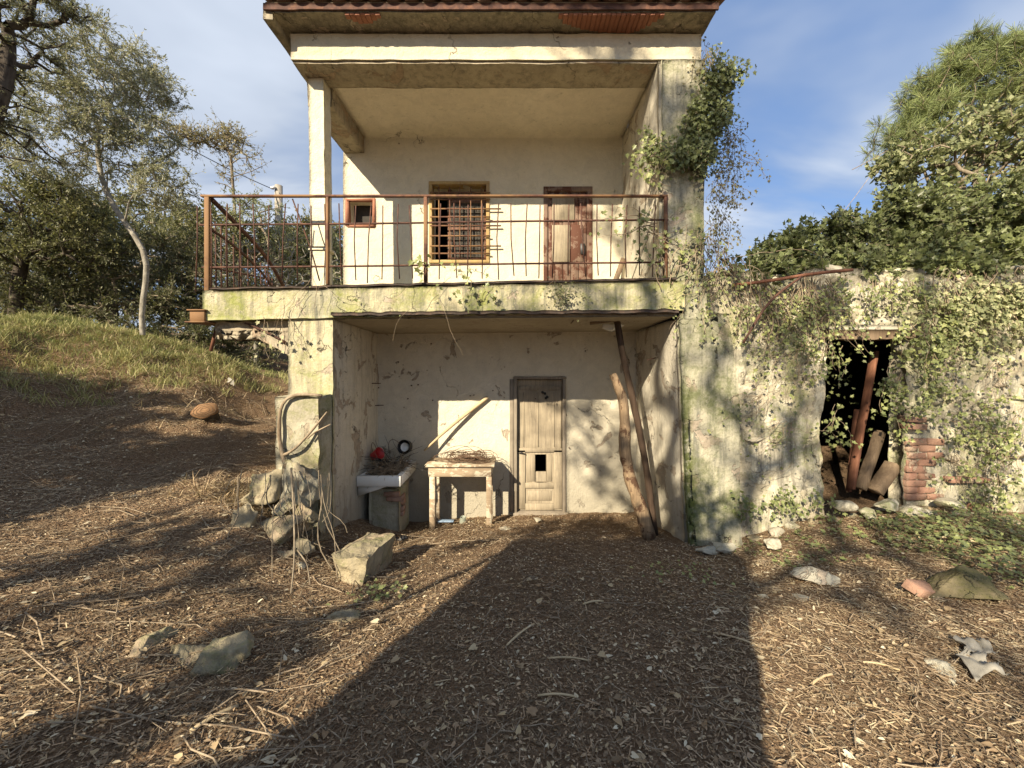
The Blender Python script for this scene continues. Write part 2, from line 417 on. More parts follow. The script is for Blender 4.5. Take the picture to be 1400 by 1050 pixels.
M['blackiron'] = plain('blackened_tin', (.018, .016, .015), .5, .4, 12, .5)
M['wire'] = plain('brown_wire', (.13, .08, .05), .6, .3, 15)
M['net'] = plain('grey_wire_netting', (.34, .31, .27), .6, .2, 15)
M['cloth'] = plain('dirty_white_rag', (.27, .25, .21), .9, .45, 14)
M['bark_pale'] = bark('pale_bark', (.14, .125, .10), (.38, .35, .29)); M['bark_dark'] = bark('dark_bark', (.035, .028, .022), (.12, .10, .08))
M['bark_mid'] = bark('brown_bark', (.11, .085, .06), (.30, .25, .18)); M['vine'] = bark('dry_vine', (.16, .115, .075), (.42, .34, .24))
M['cutwood'] = plain('sawn_orange_wood', (.46, .27, .14), .8, .3, 26)
M['pole'] = wood('grey_pole', (.25, .22, .18), (.45, .41, .34))
def soil():
    t = material('leaf_mould_soil', 1., .05)
    a = t.noise(2.2, 6, .7, .4); b = t.noise(55, 5, .75, .3); v = t.vor(70)
    c = t.ramp(b, [(.30, (.085, .055, .035)), (.5, (.21, .138, .085)), (.66, (.35, .25, .155)), (.78, (.52, .41, .27))])
    c = t.mix(t.math('MULTIPLY', t.step(a, .45, .68), .5), c, (.17, .12, .072))
    return fin(t, c, t.math('ADD', b, t.math('MULTIPLY', v, .8)), .9, .03)
M['soil'] = soil()
M['litter'] = toned('dry_litter', [(0, (.075, .047, .030)), (.35, (.23, .148, .088)), (.6, (.39, .26, .155)), (.82, (.56, .42, .265)), (1, (.74, .62, .44))], .85)
M['leafbrown'] = toned('fallen_leaf', [(0, (.11, .065, .035)), (.4, (.28, .17, .09)), (.75, (.46, .35, .20)), (1, (.66, .58, .42))], .75, .1)
M['grass'] = toned('grass_blade', [(0, (.07, .10, .02)), (.5, (.17, .20, .05)), (.8, (.34, .32, .12)), (1, (.55, .47, .25))], .7, .25)
M['straw'] = toned('dry_straw', [(0, (.16, .10, .06)), (.5, (.38, .26, .15)), (1, (.62, .50, .31))], .8, .1)
M['leaf_olive'] = toned('silvery_leaf', [(0, (.08, .09, .05)), (.5, (.21, .22, .13)), (1, (.46, .44, .30))], .5, .25)
M['leaf_dark'] = toned('dark_evergreen_leaf', [(0, (.015, .024, .008)), (.5, (.045, .058, .018)), (.85, (.11, .12, .035)), (1, (.22, .20, .06))], .45, .2)
M['leaf_tan'] = toned('tan_green_leaf', [(0, (.10, .08, .035)), (.5, (.22, .20, .09)), (1, (.42, .34, .17))], .5, .25)
M['leaf_ivy'] = toned('ivy_leaf', [(0, (.030, .050, .015)), (.45, (.085, .12, .030)), (.8, (.19, .23, .065)), (1, (.38, .40, .14))], .38, .2)
M['leaf_pale'] = toned('yellowing_creeper_leaf', [(0, (.09, .12, .045)), (.5, (.22, .25, .11)), (1, (.50, .48, .27))], .5, .3)
M['needle'] = toned('pine_needle', [(0, (.06, .10, .03)), (.5, (.14, .20, .05)), (1, (.30, .34, .11))], .5, .2)

# ---------------------------------------------------------------- ground
CP = [(700,1050,1.55),(300,1050,1.5),(1100,1050,1.5),(700,900,2.15),(700,800,3.0),(700,745,4.0),(700,716,5.2),(760,703,5.72),(530,722,5.6),(860,704,5.65),
 (930,742,4.3),(480,795,3.25),(500,750,4.1),(395,835,2.75),(330,850,2.5),(260,890,2.2),(200,960,1.85),(0,1050,1.45),(0,900,1.9),(0,800,2.4),(0,700,3.3),(150,750,2.9),
 (250,700,3.6),(330,655,4.2),(370,632,4.8),(380,600,5.6),(385,550,7.3),(320,760,3.1),(300,800,2.8),(0,600,4.4),(0,500,5.6),(0,435,6.6),(100,650,4.0),
 (100,550,5.2),(100,480,6.4),(100,450,7.0),(200,620,4.6),(200,540,5.8),(200,490,6.8),(200,466,7.3),(280,600,5.2),(280,560,5.6),(280,520,6.6),(280,488,7.6),
 (350,570,6.6),(350,530,7.6),(360,512,8.4),(1000,750,4.2),(1100,722,4.2),(1230,694,4.25),(1400,715,4.15),(1320,702,4.2),(1400,850,2.4),(1400,1050,1.45),
 (1200,900,2.1),(1100,800,3.0),(1250,755,3.4),(620,722,5.0),(850,735,4.6),(420,745,3.9),(395,700,3.95),(340,720,3.4)]
C3 = [P(*c) for c in CP]
C3 += [np.array(c, float) for c in [(-10,9,3.1),(-6,10,2.0),(-4,11,1.8),(-13,13,3.2),(-4.5,8.5,1.75),(-6,9,2.05),(0,12,1.6),(6,11,1.6),(0,8,.2),(-2.8,7,1.35),(8,4,.75),(5,-3,.6),(0,-8,.6),(0,-2,.6),
 (-4,0,1.0),(-6,1.5,1.8),(-8,3.5,2.9),(-8,-4,1.6),(10,12,1.6),(4,6,.6),(1,6.5,0.),(-1,6.5,0.)]]
C3 = np.array(C3)
_d = np.linalg.norm(C3[:, None, :2]-C3[None, :, :2], axis=2)
_A = np.block([[-_d-0*np.eye(len(C3))+np.diag(np.full(len(C3), -.02)), np.ones((len(C3), 1))], [np.ones((1, len(C3))), np.zeros((1, 1))]])
_w = np.linalg.solve(_A, np.r_[C3[:, 2], 0])
def ground_z(x, y, fine=True):
    x = np.atleast_1d(np.asarray(x, float)); y = np.atleast_1d(np.asarray(y, float))
    out = np.zeros(len(x))
    for a in range(0, len(x), 20000):
        q = np.stack([x[a:a+20000], y[a:a+20000]], 1)
        out[a:a+20000] = -np.linalg.norm(q[:, None]-C3[None, :, :2], axis=2)@_w[:-1]+_w[-1]
    r = np.hypot(x, y-2)
    t = np.clip((r-13)/15, 0, 1); t = t*t*(3-2*t)
    hill = 1.9+np.clip(-x-4, 0, 60)*.09+np.clip(y-10, 0, 60)*.02
    out = out*(1-t)+hill*t
    if fine:
        p3 = np.stack([x, y, 0*x], 1)
        bk = np.clip((-x-2.2)/1.5, 0, 1)*np.clip((y-3.4)/1.0, 0, 1)*np.clip((14-y)/4, 0, 1)
        out = out+bk*(.13*fbm(p3, 1.5, 4, 71)-.10*np.abs(fbm(p3, 2.6, 3, 75)))
        out = out+.028*fbm(p3, 1.7, 4)+.014*fbm(p3, 9., 3, 5)*(r < 14)
    return out
u = np.linspace(-1, 1, 541); k = 6.6
gx = 420*np.sinh(k*u)/np.sinh(k)
v = np.linspace(0, 1, 430); gy = -60+0*v
gy = 3.0+np.where(v < .35, -60*np.sinh(5*(.35-v)/.35)/np.sinh(5), 420*np.sinh(k*(v-.35)/.65)/np.sinh(k))
XX, YY = np.meshgrid(gx, gy, indexing='ij')
ZZ = ground_z(XX.ravel(), YY.ravel())
n1, n2 = XX.shape; idx = np.arange(n1*n2).reshape(n1, n2)
gq = np.stack([idx[:-1, :-1], idx[1:, :-1], idx[1:, 1:], idx[:-1, 1:]], 2).reshape(-1, 4)
g = mesh('ground', np.stack([XX.ravel(), YY.ravel(), ZZ], 1), gq, M['soil'], smooth=True)
tag(g, 'brown slope of soil and leaf mould in front of the abandoned house', kind='structure')
def gz(x, y): return float(ground_z([x], [y])[0])

# ---------------------------------------------------------------- house
YF, YB = 4.3, 5.74
house = empty('house', 'abandoned two storey cream plastered house with rusty balcony railing and porch', 'house')
XL, XR = -2.47, 2.13
DOOR = (.035, .795, -.3, 2.04)
rbox('porch_back_wall', (XL, XR), (YB, YB+.3), (-.4, 2.74), M['wall_in'], house, .06, .006, holes=[DOOR], wres=.1)
rbox('left_side_wall', (XL, -1.99), (YF, YB-.002), (-.4, 2.72), M['side'], house, .05, .010, warp=None)
def flare(V):
    V = V.copy(); k = (V[:, 0] < 1.95)*np.clip((2.72-V[:, 2])/2.6, 0, 1)
    V[:, 0] += .09*k*np.clip((YB-V[:, 1])/1.4, 0, 1); return V
rbox('right_side_wall', (1.84, XR), (YF+.002, YB-.002), (-.4, 2.72), M['side'], house, .05, .010, warp=flare)
# facing of the piers
rbox('left_pier', (XL-.01, -1.985), (YF-.035, YF-.003), (-.3, 2.76), M['pier'], house, .035, .010)
rbox('right_pier', (1.85, 2.52), (YF-.045, YF-.003), (-.35, 2.78), M['pier_r'], house, .035, .012,
     warp=lambda V: np.stack([V[:, 0]+.10*(V[:, 0] < 1.95)*np.clip((2.72-V[:, 2])/2.6, 0, 1)-.12*(V[:, 0] > 2.3)*np.clip((V[:, 2]-1.9)/.8, 0, 1), V[:, 1]-.06*np.clip((.6-V[:, 2])/.6, 0, 1), V[:, 2]], 1))
# balcony slab: leans down to the left
lean = lambda V: np.stack([V[:, 0], V[:, 1], V[:, 2]+.022*(V[:, 0]-1.8)], 1)
rbox('balcony_slab', (-3.40, 1.9), (YF-.07, YB-.002), (2.81, 3.14), M['slab'], house, .04, .013, warp=lean, wres=.12)
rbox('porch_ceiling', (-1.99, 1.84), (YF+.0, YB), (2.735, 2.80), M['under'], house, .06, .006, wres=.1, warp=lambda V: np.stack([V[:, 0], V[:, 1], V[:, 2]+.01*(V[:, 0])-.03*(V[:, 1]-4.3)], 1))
rbox('rusty_drip_edge', (-1.97, 1.82), (YF-.11, YF+.02), (2.765, 2.800), M['drip'], house, .04, .016, 9., warp=lambda V: np.stack([V[:, 0], V[:, 1], V[:, 2]+.008*(V[:, 0])], 1))
rbox('slab_coping', (-3.30, 1.80), (YF-.10, YF+.25), (3.145, 3.165), M['drip'], house, .05, .012, 7., warp=lean)
rbox('pier_head', (1.905, 2.155), (YF-.052, YF-.003), (2.72, 3.15), M['pier_r'], house, .04, .010)
# broken cantilever under the left end of the slab
def wedge(V):
    k = (V[:, 0]+3.38)/.93; V = V.copy()
    V[:, 2] = np.where(V[:, 2] < 2.5, 2.70-.44*np.clip(k, 0, 1)**1.3, V[:, 2]); V[:, 2] += .022*(V[:, 0]-1.8)*(V[:, 2] > 2.6)
    V += .02*np.stack([fbm(V, 7, 3, 3), fbm(V, 7, 3, 9), fbm(V, 7, 3, 15)], 1); return V
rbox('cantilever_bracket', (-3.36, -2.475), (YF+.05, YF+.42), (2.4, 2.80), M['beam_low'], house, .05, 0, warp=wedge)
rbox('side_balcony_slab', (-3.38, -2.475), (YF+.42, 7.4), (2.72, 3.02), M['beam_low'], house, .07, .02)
st_end = bx('steel_beam_end', [(-3.52, -3.36, YF-.10, YF+.2, 2.685, 2.80), (-3.54, -3.34, YF-.12, YF+.22, 2.80, 2.815), (-3.56, -3.34, YF-.12, YF+.22, 2.67, 2.685)], M['rail'], house)
V, Fs = merge([tube(smoothpath([(-3.0+.1*i, YF+.02, 2.68-.045*i), (-2.9+.1*i, YF+.0, 2.66-.05*i), (-2.55, YF+.03, 2.47-.01*i)], 6), .010, 5) for i in range(4)])
mesh('reinforcing_bar', V, Fs, M['rust'], house)
V, Fs = tube([P(297, 445, YF+.15), P(288, 480, YF+.1)], .018, 6); mesh('hanging_batten', V, Fs, M['redwood'], house)
# upper floor
SW = (-2.44, -2.06, 4.30, 4.67); BW = (-1.20, -.38, 3.78, 4.90); UD = (.50, 1.17, 3.0, 4.83)
rbox('upper_back_wall', (-2.52, 1.66), (YB, YB+.3), (2.745, 5.62), M['wall_up'], house, .06, .006, holes=[SW, BW, UD], wres=.1)
rbox('upper_right_wall', (1.64, XR-.03), (YF+.0, YB-.002), (2.9, 5.60), M['side'], house, .06, .008)
rbox('upper_pier', (1.67, XR+.0), (YF-.03, YF-.003), (3.1, 5.60), M['pier_r'], house, .045, .012)
rbox('ceiling', (-2.2, 1.64), (4.67, YB), (5.60, 5.68), M['ceil'], house, .08, .005)
rbox('front_beam', (XL, XR-.02), (YF-.01, 4.40), (5.615, 5.90), M['beam'], house, .06, .008)
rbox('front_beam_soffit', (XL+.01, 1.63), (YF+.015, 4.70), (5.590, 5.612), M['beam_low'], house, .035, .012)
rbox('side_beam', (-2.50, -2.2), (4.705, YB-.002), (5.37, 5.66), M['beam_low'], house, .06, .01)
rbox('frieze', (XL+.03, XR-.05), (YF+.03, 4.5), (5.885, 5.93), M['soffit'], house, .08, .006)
rbox('porch_column', (-2.37, -2.19), (4.53, 4.71), (3.06, 5.585), M['column'], house, .045, .007, warp=lambda V: np.stack([V[:, 0]-.012*(V[:, 2]-3), V[:, 1], V[:, 2]], 1))
rbox('column_collar', (-2.39, -2.17), (4.51, 4.73), (3.56, 3.60), M['column'], house, .045, .008)
# shell behind, so that the rooms are closed and dark
rbox('outer_left_wall', (-2.52, -2.25), (YB+.305, 9.3), (-.3, 6.0), M['pier'], house, .15, .01)
rbox('outer_right_wall', (1.85, XR), (YB+.305, 9.3), (-.3, 6.0), M['pier_r'], house, .15, .01)
rbox('rear_wall', (-2.52, XR), (9.31, 9.6), (-.3, 6.0), M['pier'], house, .2, .01)
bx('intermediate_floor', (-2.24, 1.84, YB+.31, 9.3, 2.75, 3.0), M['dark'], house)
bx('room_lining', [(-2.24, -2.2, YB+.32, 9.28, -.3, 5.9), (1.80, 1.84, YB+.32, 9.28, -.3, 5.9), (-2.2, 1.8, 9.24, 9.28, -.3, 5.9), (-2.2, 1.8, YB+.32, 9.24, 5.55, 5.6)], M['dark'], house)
# roof
def roof_slope(V): V = V.copy(); V[:, 2] += np.clip(V[:, 1]-4.05, 0, 2.73)*.30-np.clip(V[:, 1]-6.78, 0, 9)*.30; return V
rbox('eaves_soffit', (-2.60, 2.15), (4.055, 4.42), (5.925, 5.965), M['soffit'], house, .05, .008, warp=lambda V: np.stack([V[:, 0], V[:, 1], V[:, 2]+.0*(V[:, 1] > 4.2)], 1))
rf = rbox('roof', (-2.60, 2.16), (4.05, 9.7), (5.97, 6.03), M['soffit'], house, .15, .006, warp=roof_slope)
rbox('gutter_board', (-2.61, 2.17), (4.03, 4.05), (5.935, 6.0), M['rust'], house, .08, .006)
rbox('gable_end_left', (-2.63, -2.53), (4.06, 9.5), (5.86, 5.99), M['soffit'], house, .1, .012)
def terr(name, cx, pts_px, bw):
    top = [P(x, y, 1) for x, y in pts_px]
Zs = 5.918
def soffit_patch(pxs):
    pts = []
    for (px, py) in pxs:
        s = (Zs-EYE)/((500-py)/F); pts.append(((px-700)/F*s, s))
    return pts
for pl in ([(462, 14), (475, 24), (490, 31), (505, 32), (515, 26), (525, 14)], [(764, 20), (768, 30), (795, 39), (820, 43), (862, 45), (880, 38), (908, 22)]):
    q = soffit_patch(pl); n = len(q)
    q = [(x, max(4.06, min(4.40, y))) for x, y in q]
    x0 = min(a[0] for a in q); x1 = max(a[0] for a in q)
    nb = max(3, int((x1-x0)/.05))
    for i in range(nb):                       # exposed hollow clay boards
        xa, xb = x0+(x1-x0)*i/nb, x0+(x1-x0)*(i+1)/nb-.004
        xm = (xa+xb)/2; ys = np.interp(xm, [a[0] for a in q], [a[1] for a in q])
        if ys > 4.08: bx('clay_board', (xa, xb, 4.062, ys, Zs-.008-.006*(i % 2), Zs+.02), M['terracotta'], house if False else rf)
def tile_geo(cx, y0, z0, L=.42, R=.082, slope=.30, cover=True):
    t = np.linspace(0, np.pi, 9); s = 1 if cover else -1
    V = []
    for (yy, rr) in ((0, R), (L, R*.84)):
        for rad_ in (rr, rr-.013):
            for a in t: V.append((cx+rad_*math.cos(a), y0+yy, z0+s*rad_*math.sin(a)*.85+slope*yy))
    V = np.array(V); Fq = []
    for i in range(8):
        Fq += [(i, i+1, 19+i-0, 18+i), (9+i, 27+i, 28+i, 10+i), (i, 9+i, 10+i, i+1), (18+i, 19+i, 28+i, 27+i)]
    return V, np.array(Fq)
rest = []
for r_ in range(14):
    for c_ in range(25):
        cx = -2.52+c_*.193; y0 = 4.0+r_*.36+rng.normal()*.010; z0 = 6.035+r_*.36*.30+rng.normal()*.006
        for cover in (True, False):
            g_ = tile_geo(cx+(0 if cover else .096)+rng.normal()*.004, y0-(0 if cover else .03), z0+(0.0 if cover else .045), cover=cover)
            if r_ < 3: mesh('roof_tile', g_[0], g_[1], M['tile'], rf)
            elif y0 < 6.7: rest.append(g_)
V, Fs = merge(rest); tag(mesh('roof_tile_field', V, Fs, M['tile'], rf), kind='stuff')

# porch door
dr = bx('porch_door', [(.07, .76, YB+.07, YB+.10, .02, .60)], M['door'], house)
hole = [(.36, .52, .44, .86)]
rbox('door_leaf', (.08, .75), (YB+.055, YB+.085), (.03, 1.99), M['door'], dr, .05, .0015, holes=[(.35, .515, .45, .865)])
bx('door_frame', [(.03, .075, YB-.025, YB+.12, -.02, 2.0), (.755, .80, YB-.025, YB+.12, -.02, 2.0), (.02, .81, YB-.03, YB+.12, 2.0, 2.035)], M['door_grey'], dr)
bx('architrave', (-.035, .025, YB-.012, YB-.001, 0.02, 2.0), M['door_grey'], dr)
for b in ((.08, .20, .05, .93), (.63, .75, .05, .93), (.20, .63, .03, .13), (.20, .63, .36, .44), (.08, .75, .90, .96)):
    bx('door_rail', (b[0], b[1], YB+.036, YB+.055, b[2], b[3]), M['door'], dr)
for b in ((.09, .11, .96, 1.9), (.72, .745, .96, 1.9), (.11, .72, 1.83, 1.90), (.385, .40, .98, 1.80), (.17, .18, .98, 1.8), (.63, .64, .98, 1.8)):
    bx('door_bead', (b[0], b[1], YB+.043, YB+.055, b[2], b[3]), M['door'], dr)
bx('door_panel', (.235, .595, YB+.046, YB+.055, .17, .32), M['door'], dr)
bx('door_panel', (.22, .345, YB+.046, YB+.055, .46, .87), M['door'], dr); bx('door_panel', (.52, .60, YB+.046, YB+.055, .46, .87), M['door'], dr)
bx('threshold', (.0, .83, YB-.06, YB+.3, -.06, .02), M['door_grey'], dr)
V, Fs = merge([tube([(.14, YB+.04, .90), (.14, YB+.01, .90)], .014, 8), tube([(.10, YB+.01, .90), (.19, YB+.01, .885)], .008, 6), tube([(.76, YB+.02, 1.08), (.76, YB+.02, 1.13)], .012, 6)])
mesh('door_handle', V, Fs, M['blackiron'], dr)
V, Fs = merge([tube([(.46+a, YB+.05, 1.80-b), (.46+a, YB+.02, 1.80-b)], .02, 7) for a, b in ((0, 0), (.035, .02), (.07, .07), (.05, .085))])
mesh('broken_lock_hole', V, Fs, M['blackiron'], dr)

# small square window
wn = bx('small_window', [(-2.45, -2.05, YB+.2, YB+.24, 4.29, 4.68)], M['dark'], house)
V, Fq = boxes([(-2.48, -2.43, YB-.012, YB+.06, 4.28, 4.70), (-2.07, -2.035, YB-.012, YB+.06, 4.28, 4.70), (-2.46, -2.04, YB-.012, YB+.06, 4.265, 4.31), (-2.46, -2.04, YB-.012, YB+.06, 4.66, 4.70)])
mesh('brick_edge', jitter(V, .02, 14), Fq, M['terracotta'], wn)
# barred window
bw = bx('barred_window', [(-1.24, -1.19, YB-.02, YB+.14, 3.75, 4.93), (-.385, -.335, YB-.02, YB+.14, 3.75, 4.93), (-1.24, -.335, YB-.022, YB+.14, 4.90, 4.945), (-1.24, -.335, YB-.022, YB+.14, 3.73, 3.775)], M['ochre'], house)
bx('window_casement', [(-.98, -.93, YB+.15, YB+.18, 3.79, 4.9), (-.43, -.39, YB+.15, YB+.18, 3.79, 4.9), (-.93, -.43, YB+.15, YB+.18, 4.70, 4.76), (-.93, -.43, YB+.15, YB+.18, 3.79, 3.85), (-.93, -.43, YB+.15, YB+.18, 4.28, 4.32)], M['redwood'], bw)
for z in (3.86, 3.97, 4.12, 4.27, 4.40, 4.52, 4.66, 4.76):
    e = -.32 if z not in (4.27, 4.52, 3.97) else -.16
    V, Fs = tube([(-1.21, YB-.05, z), (e, YB-.05, z)], .011, 6); mesh('grille_bar', V, Fs, M['rail'], bw)
for x in (-1.08, -.92, -.77, -.61, -.45):
    V, Fs = tube([(x, YB-.055, 3.80), (x, YB-.055, 4.84)], .009, 6); mesh('grille_bar', V, Fs, M['rail'], bw)
pr = []
for i in range(26): pr.append(((-.95+i*.022, YB+.02, 3.8), (-.95+i*.022+.02, YB+.02, 4.62+.2*math.sin(i*.12))))
for j in range(40): pr.append(((-.97, YB+.022, 3.8+j*.022), (-.40, YB+.022, 3.8+j*.022+.02)))
pa = np.array([p[0] for p in pr]); pb = np.array([p[1] for p in pr]); V, Fq = segs(pa, pb, .0016, .0016, 3)
tag(mesh('wire_netting', V, Fq, M['net'], bw), kind='stuff')
# upper door
ud = bx('balcony_door', [(.47, .53, YB-.01, YB+.1, 3.1, 4.86), (1.12, 1.2, YB-.01, YB+.1, 3.1, 4.86), (.47, 1.2, YB-.012, YB+.1, 4.80, 4.87)], M['door_up'], house)
for i in range(5): bx('door_plank', (.53+i*.118, .53+i*.118+.112, YB+.02+.004*(i % 2), YB+.05, 3.1, 4.80), M['door_up'], ud)
bx('door_panel', (.60, .86, YB+.0, YB+.02, 3.75, 4.3), M['door'], ud); bx('door_panel', (.88, 1.06, YB+.0, YB+.02, 3.75, 4.3), M['door_up'], ud)
bx('door_panel', (.60, .93, YB+.0, YB+.02, 4.36, 4.72), M['door'], ud)
bx('door_lock', (1.02, 1.09, YB-.015, YB+.0, 3.86, 4.02), M['blackiron'], ud)
# leaning board in the corner of the balcony
V, Fs = tube([P(840, 388, 5.45), P(852, 355, 5.6)], .05, 4); tag(mesh('leaning_board', V, Fs, M['oldwood']), 'dark board propped in the right corner of the balcony beside the upper door', 'board')

# railing
rl = bx('balcony_railing', [(-3.44, 1.72, YF-.06, YF-.02, 4.065, 4.088)], M['rail'], house)
rl.data.transform(Matrix.Translation((0, 0, 0)))
yr = YF-.04; tiltz = lambda x: .022*(x-1.8)*.5
for zz in (3.815, 3.345):
    V, Fs = tube(smoothpath([(-3.46+.03*(zz < 3.5), yr, zz+tiltz(-3.4)), (-1.5, yr, zz+tiltz(-1.5)-.006), (0, yr, zz+tiltz(0)+.005), (1.73, yr, zz)], 14), .011, 6); mesh('rail', V, Fs, M['rust'], rl)
x = -3.475; i = 0
while x < 1.66:
    b = .02*rng.normal()
    lo = 3.08 if x < -2.6 else 3.19+.015*rng.normal()
    V, Fs = tube([(x+.012*rng.normal(), yr-.01, 3.985+.01*rng.normal()), (x, yr-.01, 3.6), (x+.012*rng.normal(), yr-.01, lo+tiltz(x))], .0068, 5)
    mesh('baluster', V, Fs, M['rust'], rl); x += .1575; i += 1
for (x, w_, z0) in ((-3.37, .026, 2.82), (-2.04, .014, 3.1), (-.955, .02, 3.12), (1.70, .017, 3.1), (.48, .008, 3.12)):
    if x == .48: continue
    bx('railing_post', (x-w_, x+w_, yr-.02, yr+.02, z0, 4.065), M['rail'], rl)
# sagging side railing
sp_ = [P(290, 273, yr+.02), P(325, 308, 4.75), P(365, 350, 5.3), P(388, 392, 5.68)]
V, Fs = tube(smoothpath(sp_, 10), .026, 6); mesh('sagging_side_rail', V, Fs, M['rust'], rl)
s2 = [P(287, 313, yr+.03), P(310, 327, 4.7), P(345, 358, 5.1), P(362, 376, 5.3), P(372, 392, 5.6)]
V, Fs = tube(smoothpath(s2, 10), .016, 6); mesh('side_rail', V, Fs, M['rust'], rl)
s3 = [P(285, 365, yr+.03), P(320, 372, 4.9), P(370, 382, 5.6)]
V, Fs = tube(smoothpath(s3, 8), .012, 6); mesh('side_rail', V, Fs, M['rust'], rl)
q = smoothpath(s2, 12)
for a in q[1:]:
    V, Fs = tube([a+(0, 0, .12), (a[0]+.01, a[1], 3.02)], .008, 5); mesh('baluster', V, Fs, M['rust'], rl)
V, Fs = tube([P(400, 272, yr+.02), P(425, 340, yr+.06), P(437, 384, yr+.1)], .008, 5); mesh('loose_rod', V, Fs, M['rust'], rl)

# buttress against the left pier
bt = rbox('buttress', (-2.44, -1.995), (3.97, YF-.04), (.0, 1.88), M['buttress'], None, .035, .016,
     warp=lambda V: np.stack([V[:, 0]+.10*np.clip((1.15-V[:, 2])/.8, 0, 1)*(V[:, 0] < -2.3), V[:, 1]+np.clip((1.2-V[:, 2])/.5, 0, 1)*.10*(V[:, 1] < 4.1)*(.5+1.2*fbm(V, 5, 3)), V[:, 2]], 1))
tag(bt, 'square crumbling masonry buttress at the foot of the left pier', 'buttress')

# ---------------------------------------------------------------- annex (ruined wall to the right)
annex = empty('ruined_annex', 'roofless looking rubble annex with ivy and a black doorway right of house', 'outbuilding')
DW = (3.52, 4.42, -.4, 2.52)
def worley(u_, v_, sc, s=0):
    p = np.stack([u_*sc, v_*sc*1.5], 1); b = np.floor(p).astype(np.int64); F1 = np.full(len(p), 9.); F2 = F1.copy(); hv = np.zeros(len(p))
    for dx in (-1, 0, 1):
        for dy in (-1, 0, 1):
            c = b+[dx, dy]; z0 = 0*c[:, 0]
            q = np.stack([c[:, 0]+.5+.42*hsh(c[:, 0], c[:, 1], z0, s), c[:, 1]+.5+.42*hsh(c[:, 0], c[:, 1], z0, s+9)], 1)
            d = np.linalg.norm(p-q, axis=1); h_ = hsh(c[:, 0], c[:, 1], z0, s+5)
            nr = d < F1; F2 = np.where(nr, F1, np.minimum(F2, d)); hv = np.where(nr, h_, hv); F1 = np.where(nr, d, F1)
    return np.clip((F2-F1)/.28, 0, 1), hv
def rub(V):
    V = V.copy(); x = V[:, 0]
    # ragged door jambs, uneven crest, bulging courses
    near = np.exp(-np.minimum(abs(x-3.50), abs(x-4.42))**2/.01)
    V[:, 0] += near*.05*fbm(V, 4, 3, 9)
    front = V[:, 1] < 4.45
    e_, h_ = worley(V[:, 0]+.08*fbm(V, 5, 2, 61), V[:, 2]+.08*fbm(V, 5, 2, 62), 4.6)
    mk = np.clip(fbm(V, 1.3, 3, 77)*3+.75+.8*(V[:, 2]-2.0), 0, 1)*(x > 2.55)
    V[:, 1] += front*(.035-mk*e_*(.045+.02*h_)+.05*fbm(V, 1.6, 3, 21)+.030*np.abs(fbm(V, 5.5, 3, 31))-.02)
    top = V[:, 2] > 2.6
    V[:, 2] += top*(V[:, 2]-2.6)/.65*(.10*fbm(V*[1, .3, .3], 1.6, 3, 2)+.04*fbm(V, 7, 2, 4))
    return V
rbox('rubble_wall', (2.15, 7.4), (YF+.03, YF+.20), (-.4, 3.24), M['rubble'], annex, .035, .012, 9., holes=[DW], warp=rub, wres=.09)
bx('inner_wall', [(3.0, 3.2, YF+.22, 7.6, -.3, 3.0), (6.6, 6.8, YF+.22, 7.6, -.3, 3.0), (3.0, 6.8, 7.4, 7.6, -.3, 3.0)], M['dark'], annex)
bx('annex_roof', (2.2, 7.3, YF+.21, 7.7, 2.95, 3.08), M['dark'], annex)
rbox('door_lintel', (3.42, 4.52), (YF-.02, YF+.3), (2.50, 2.60), M['oldwood'], annex, .05, .02, warp=None)
rbox('lintel_stone', (3.50, 4.46), (YF-.03, YF+.2), (2.605, 2.655), M['stone_white'], annex, .05, .016)
def brick(x, y, z, L=.12, H=.055, D=.11, par=annex, rot=0, m='brick', nm='brick'):
    V, Fq = boxes([(-L, L, -D/2, D/2, -H/2, H/2)])
    c, s = math.cos(rot), math.sin(rot)
    V = V+rng.normal(size=V.shape)*[.004, .004, .0035]
    V = np.stack([V[:, 0]*c-V[:, 2]*s+x, V[:, 1]+y, V[:, 0]*s+V[:, 2]*c+z], 1)
    o = mesh(nm, V, Fq, M[m], par); bev(o, .0022); return o
for row in range(9):                                        # brick quoin of the right jamb
    z = .72+row*.078
    L = (.11, .06)[row % 2]
    brick(4.44+L, YF+.078-.008*rng.random(), z, L, .069, .1, rot=.015*rng.normal())
    if row % 2 or rng.random() < .5: brick(4.45+2*L+.105, YF+.078, z, .09, .066, .1, rot=.02*rng.normal())
for (x, z) in ((4.50, 1.52), (4.49, 1.60), (4.98, .93), (5.2, .92), (5.25, .62), (4.7, .55), (5.02, .55)): brick(x, YF+.02, z, .11, .06, .1, rot=.05*rng.normal())
# icosphere based stones
import bmesh
def ico(sub=3):
    b = bmesh.new(); bmesh.ops.create_icosphere(b, subdivisions=sub, radius=1)
    V = np.array([v.co[:] for v in b.verts]); Fq = np.array([[v.index for v in f.verts] for f in b.faces]); b.free(); return V, Fq
ICO = {s: ico(s) for s in (1, 2, 3, 4, 5)}
def rock(name, c, size, m, parent=None, seed=0, cuts=9, sub=3, rough=.06, smooth=False):
    V, Fq = ICO[sub]; V = V.copy(); r = np.random.default_rng(seed)
    for _ in range(cuts):
        n = r.normal(size=3); n /= np.linalg.norm(n); d = r.uniform(.35, .75)
        t = V@n; V = V-np.where(t > d, t-d, 0)[:, None]*n
    V = V+V*(rough*1.7*fbm(V+seed, 2.2, 5, seed))[:, None]+.03*np.stack([fbm(V+seed, 6, 3, seed+3), fbm(V+seed, 6, 3, seed+5), fbm(V+seed, 6, 3, seed+8)], 1)+V*(.022*fbm(V+seed, 17., 3, seed+21))[:, None]
    V = V*np.array(size)/.75+np.array(c)
    return mesh(name, V, Fq, m, parent, smooth=smooth)
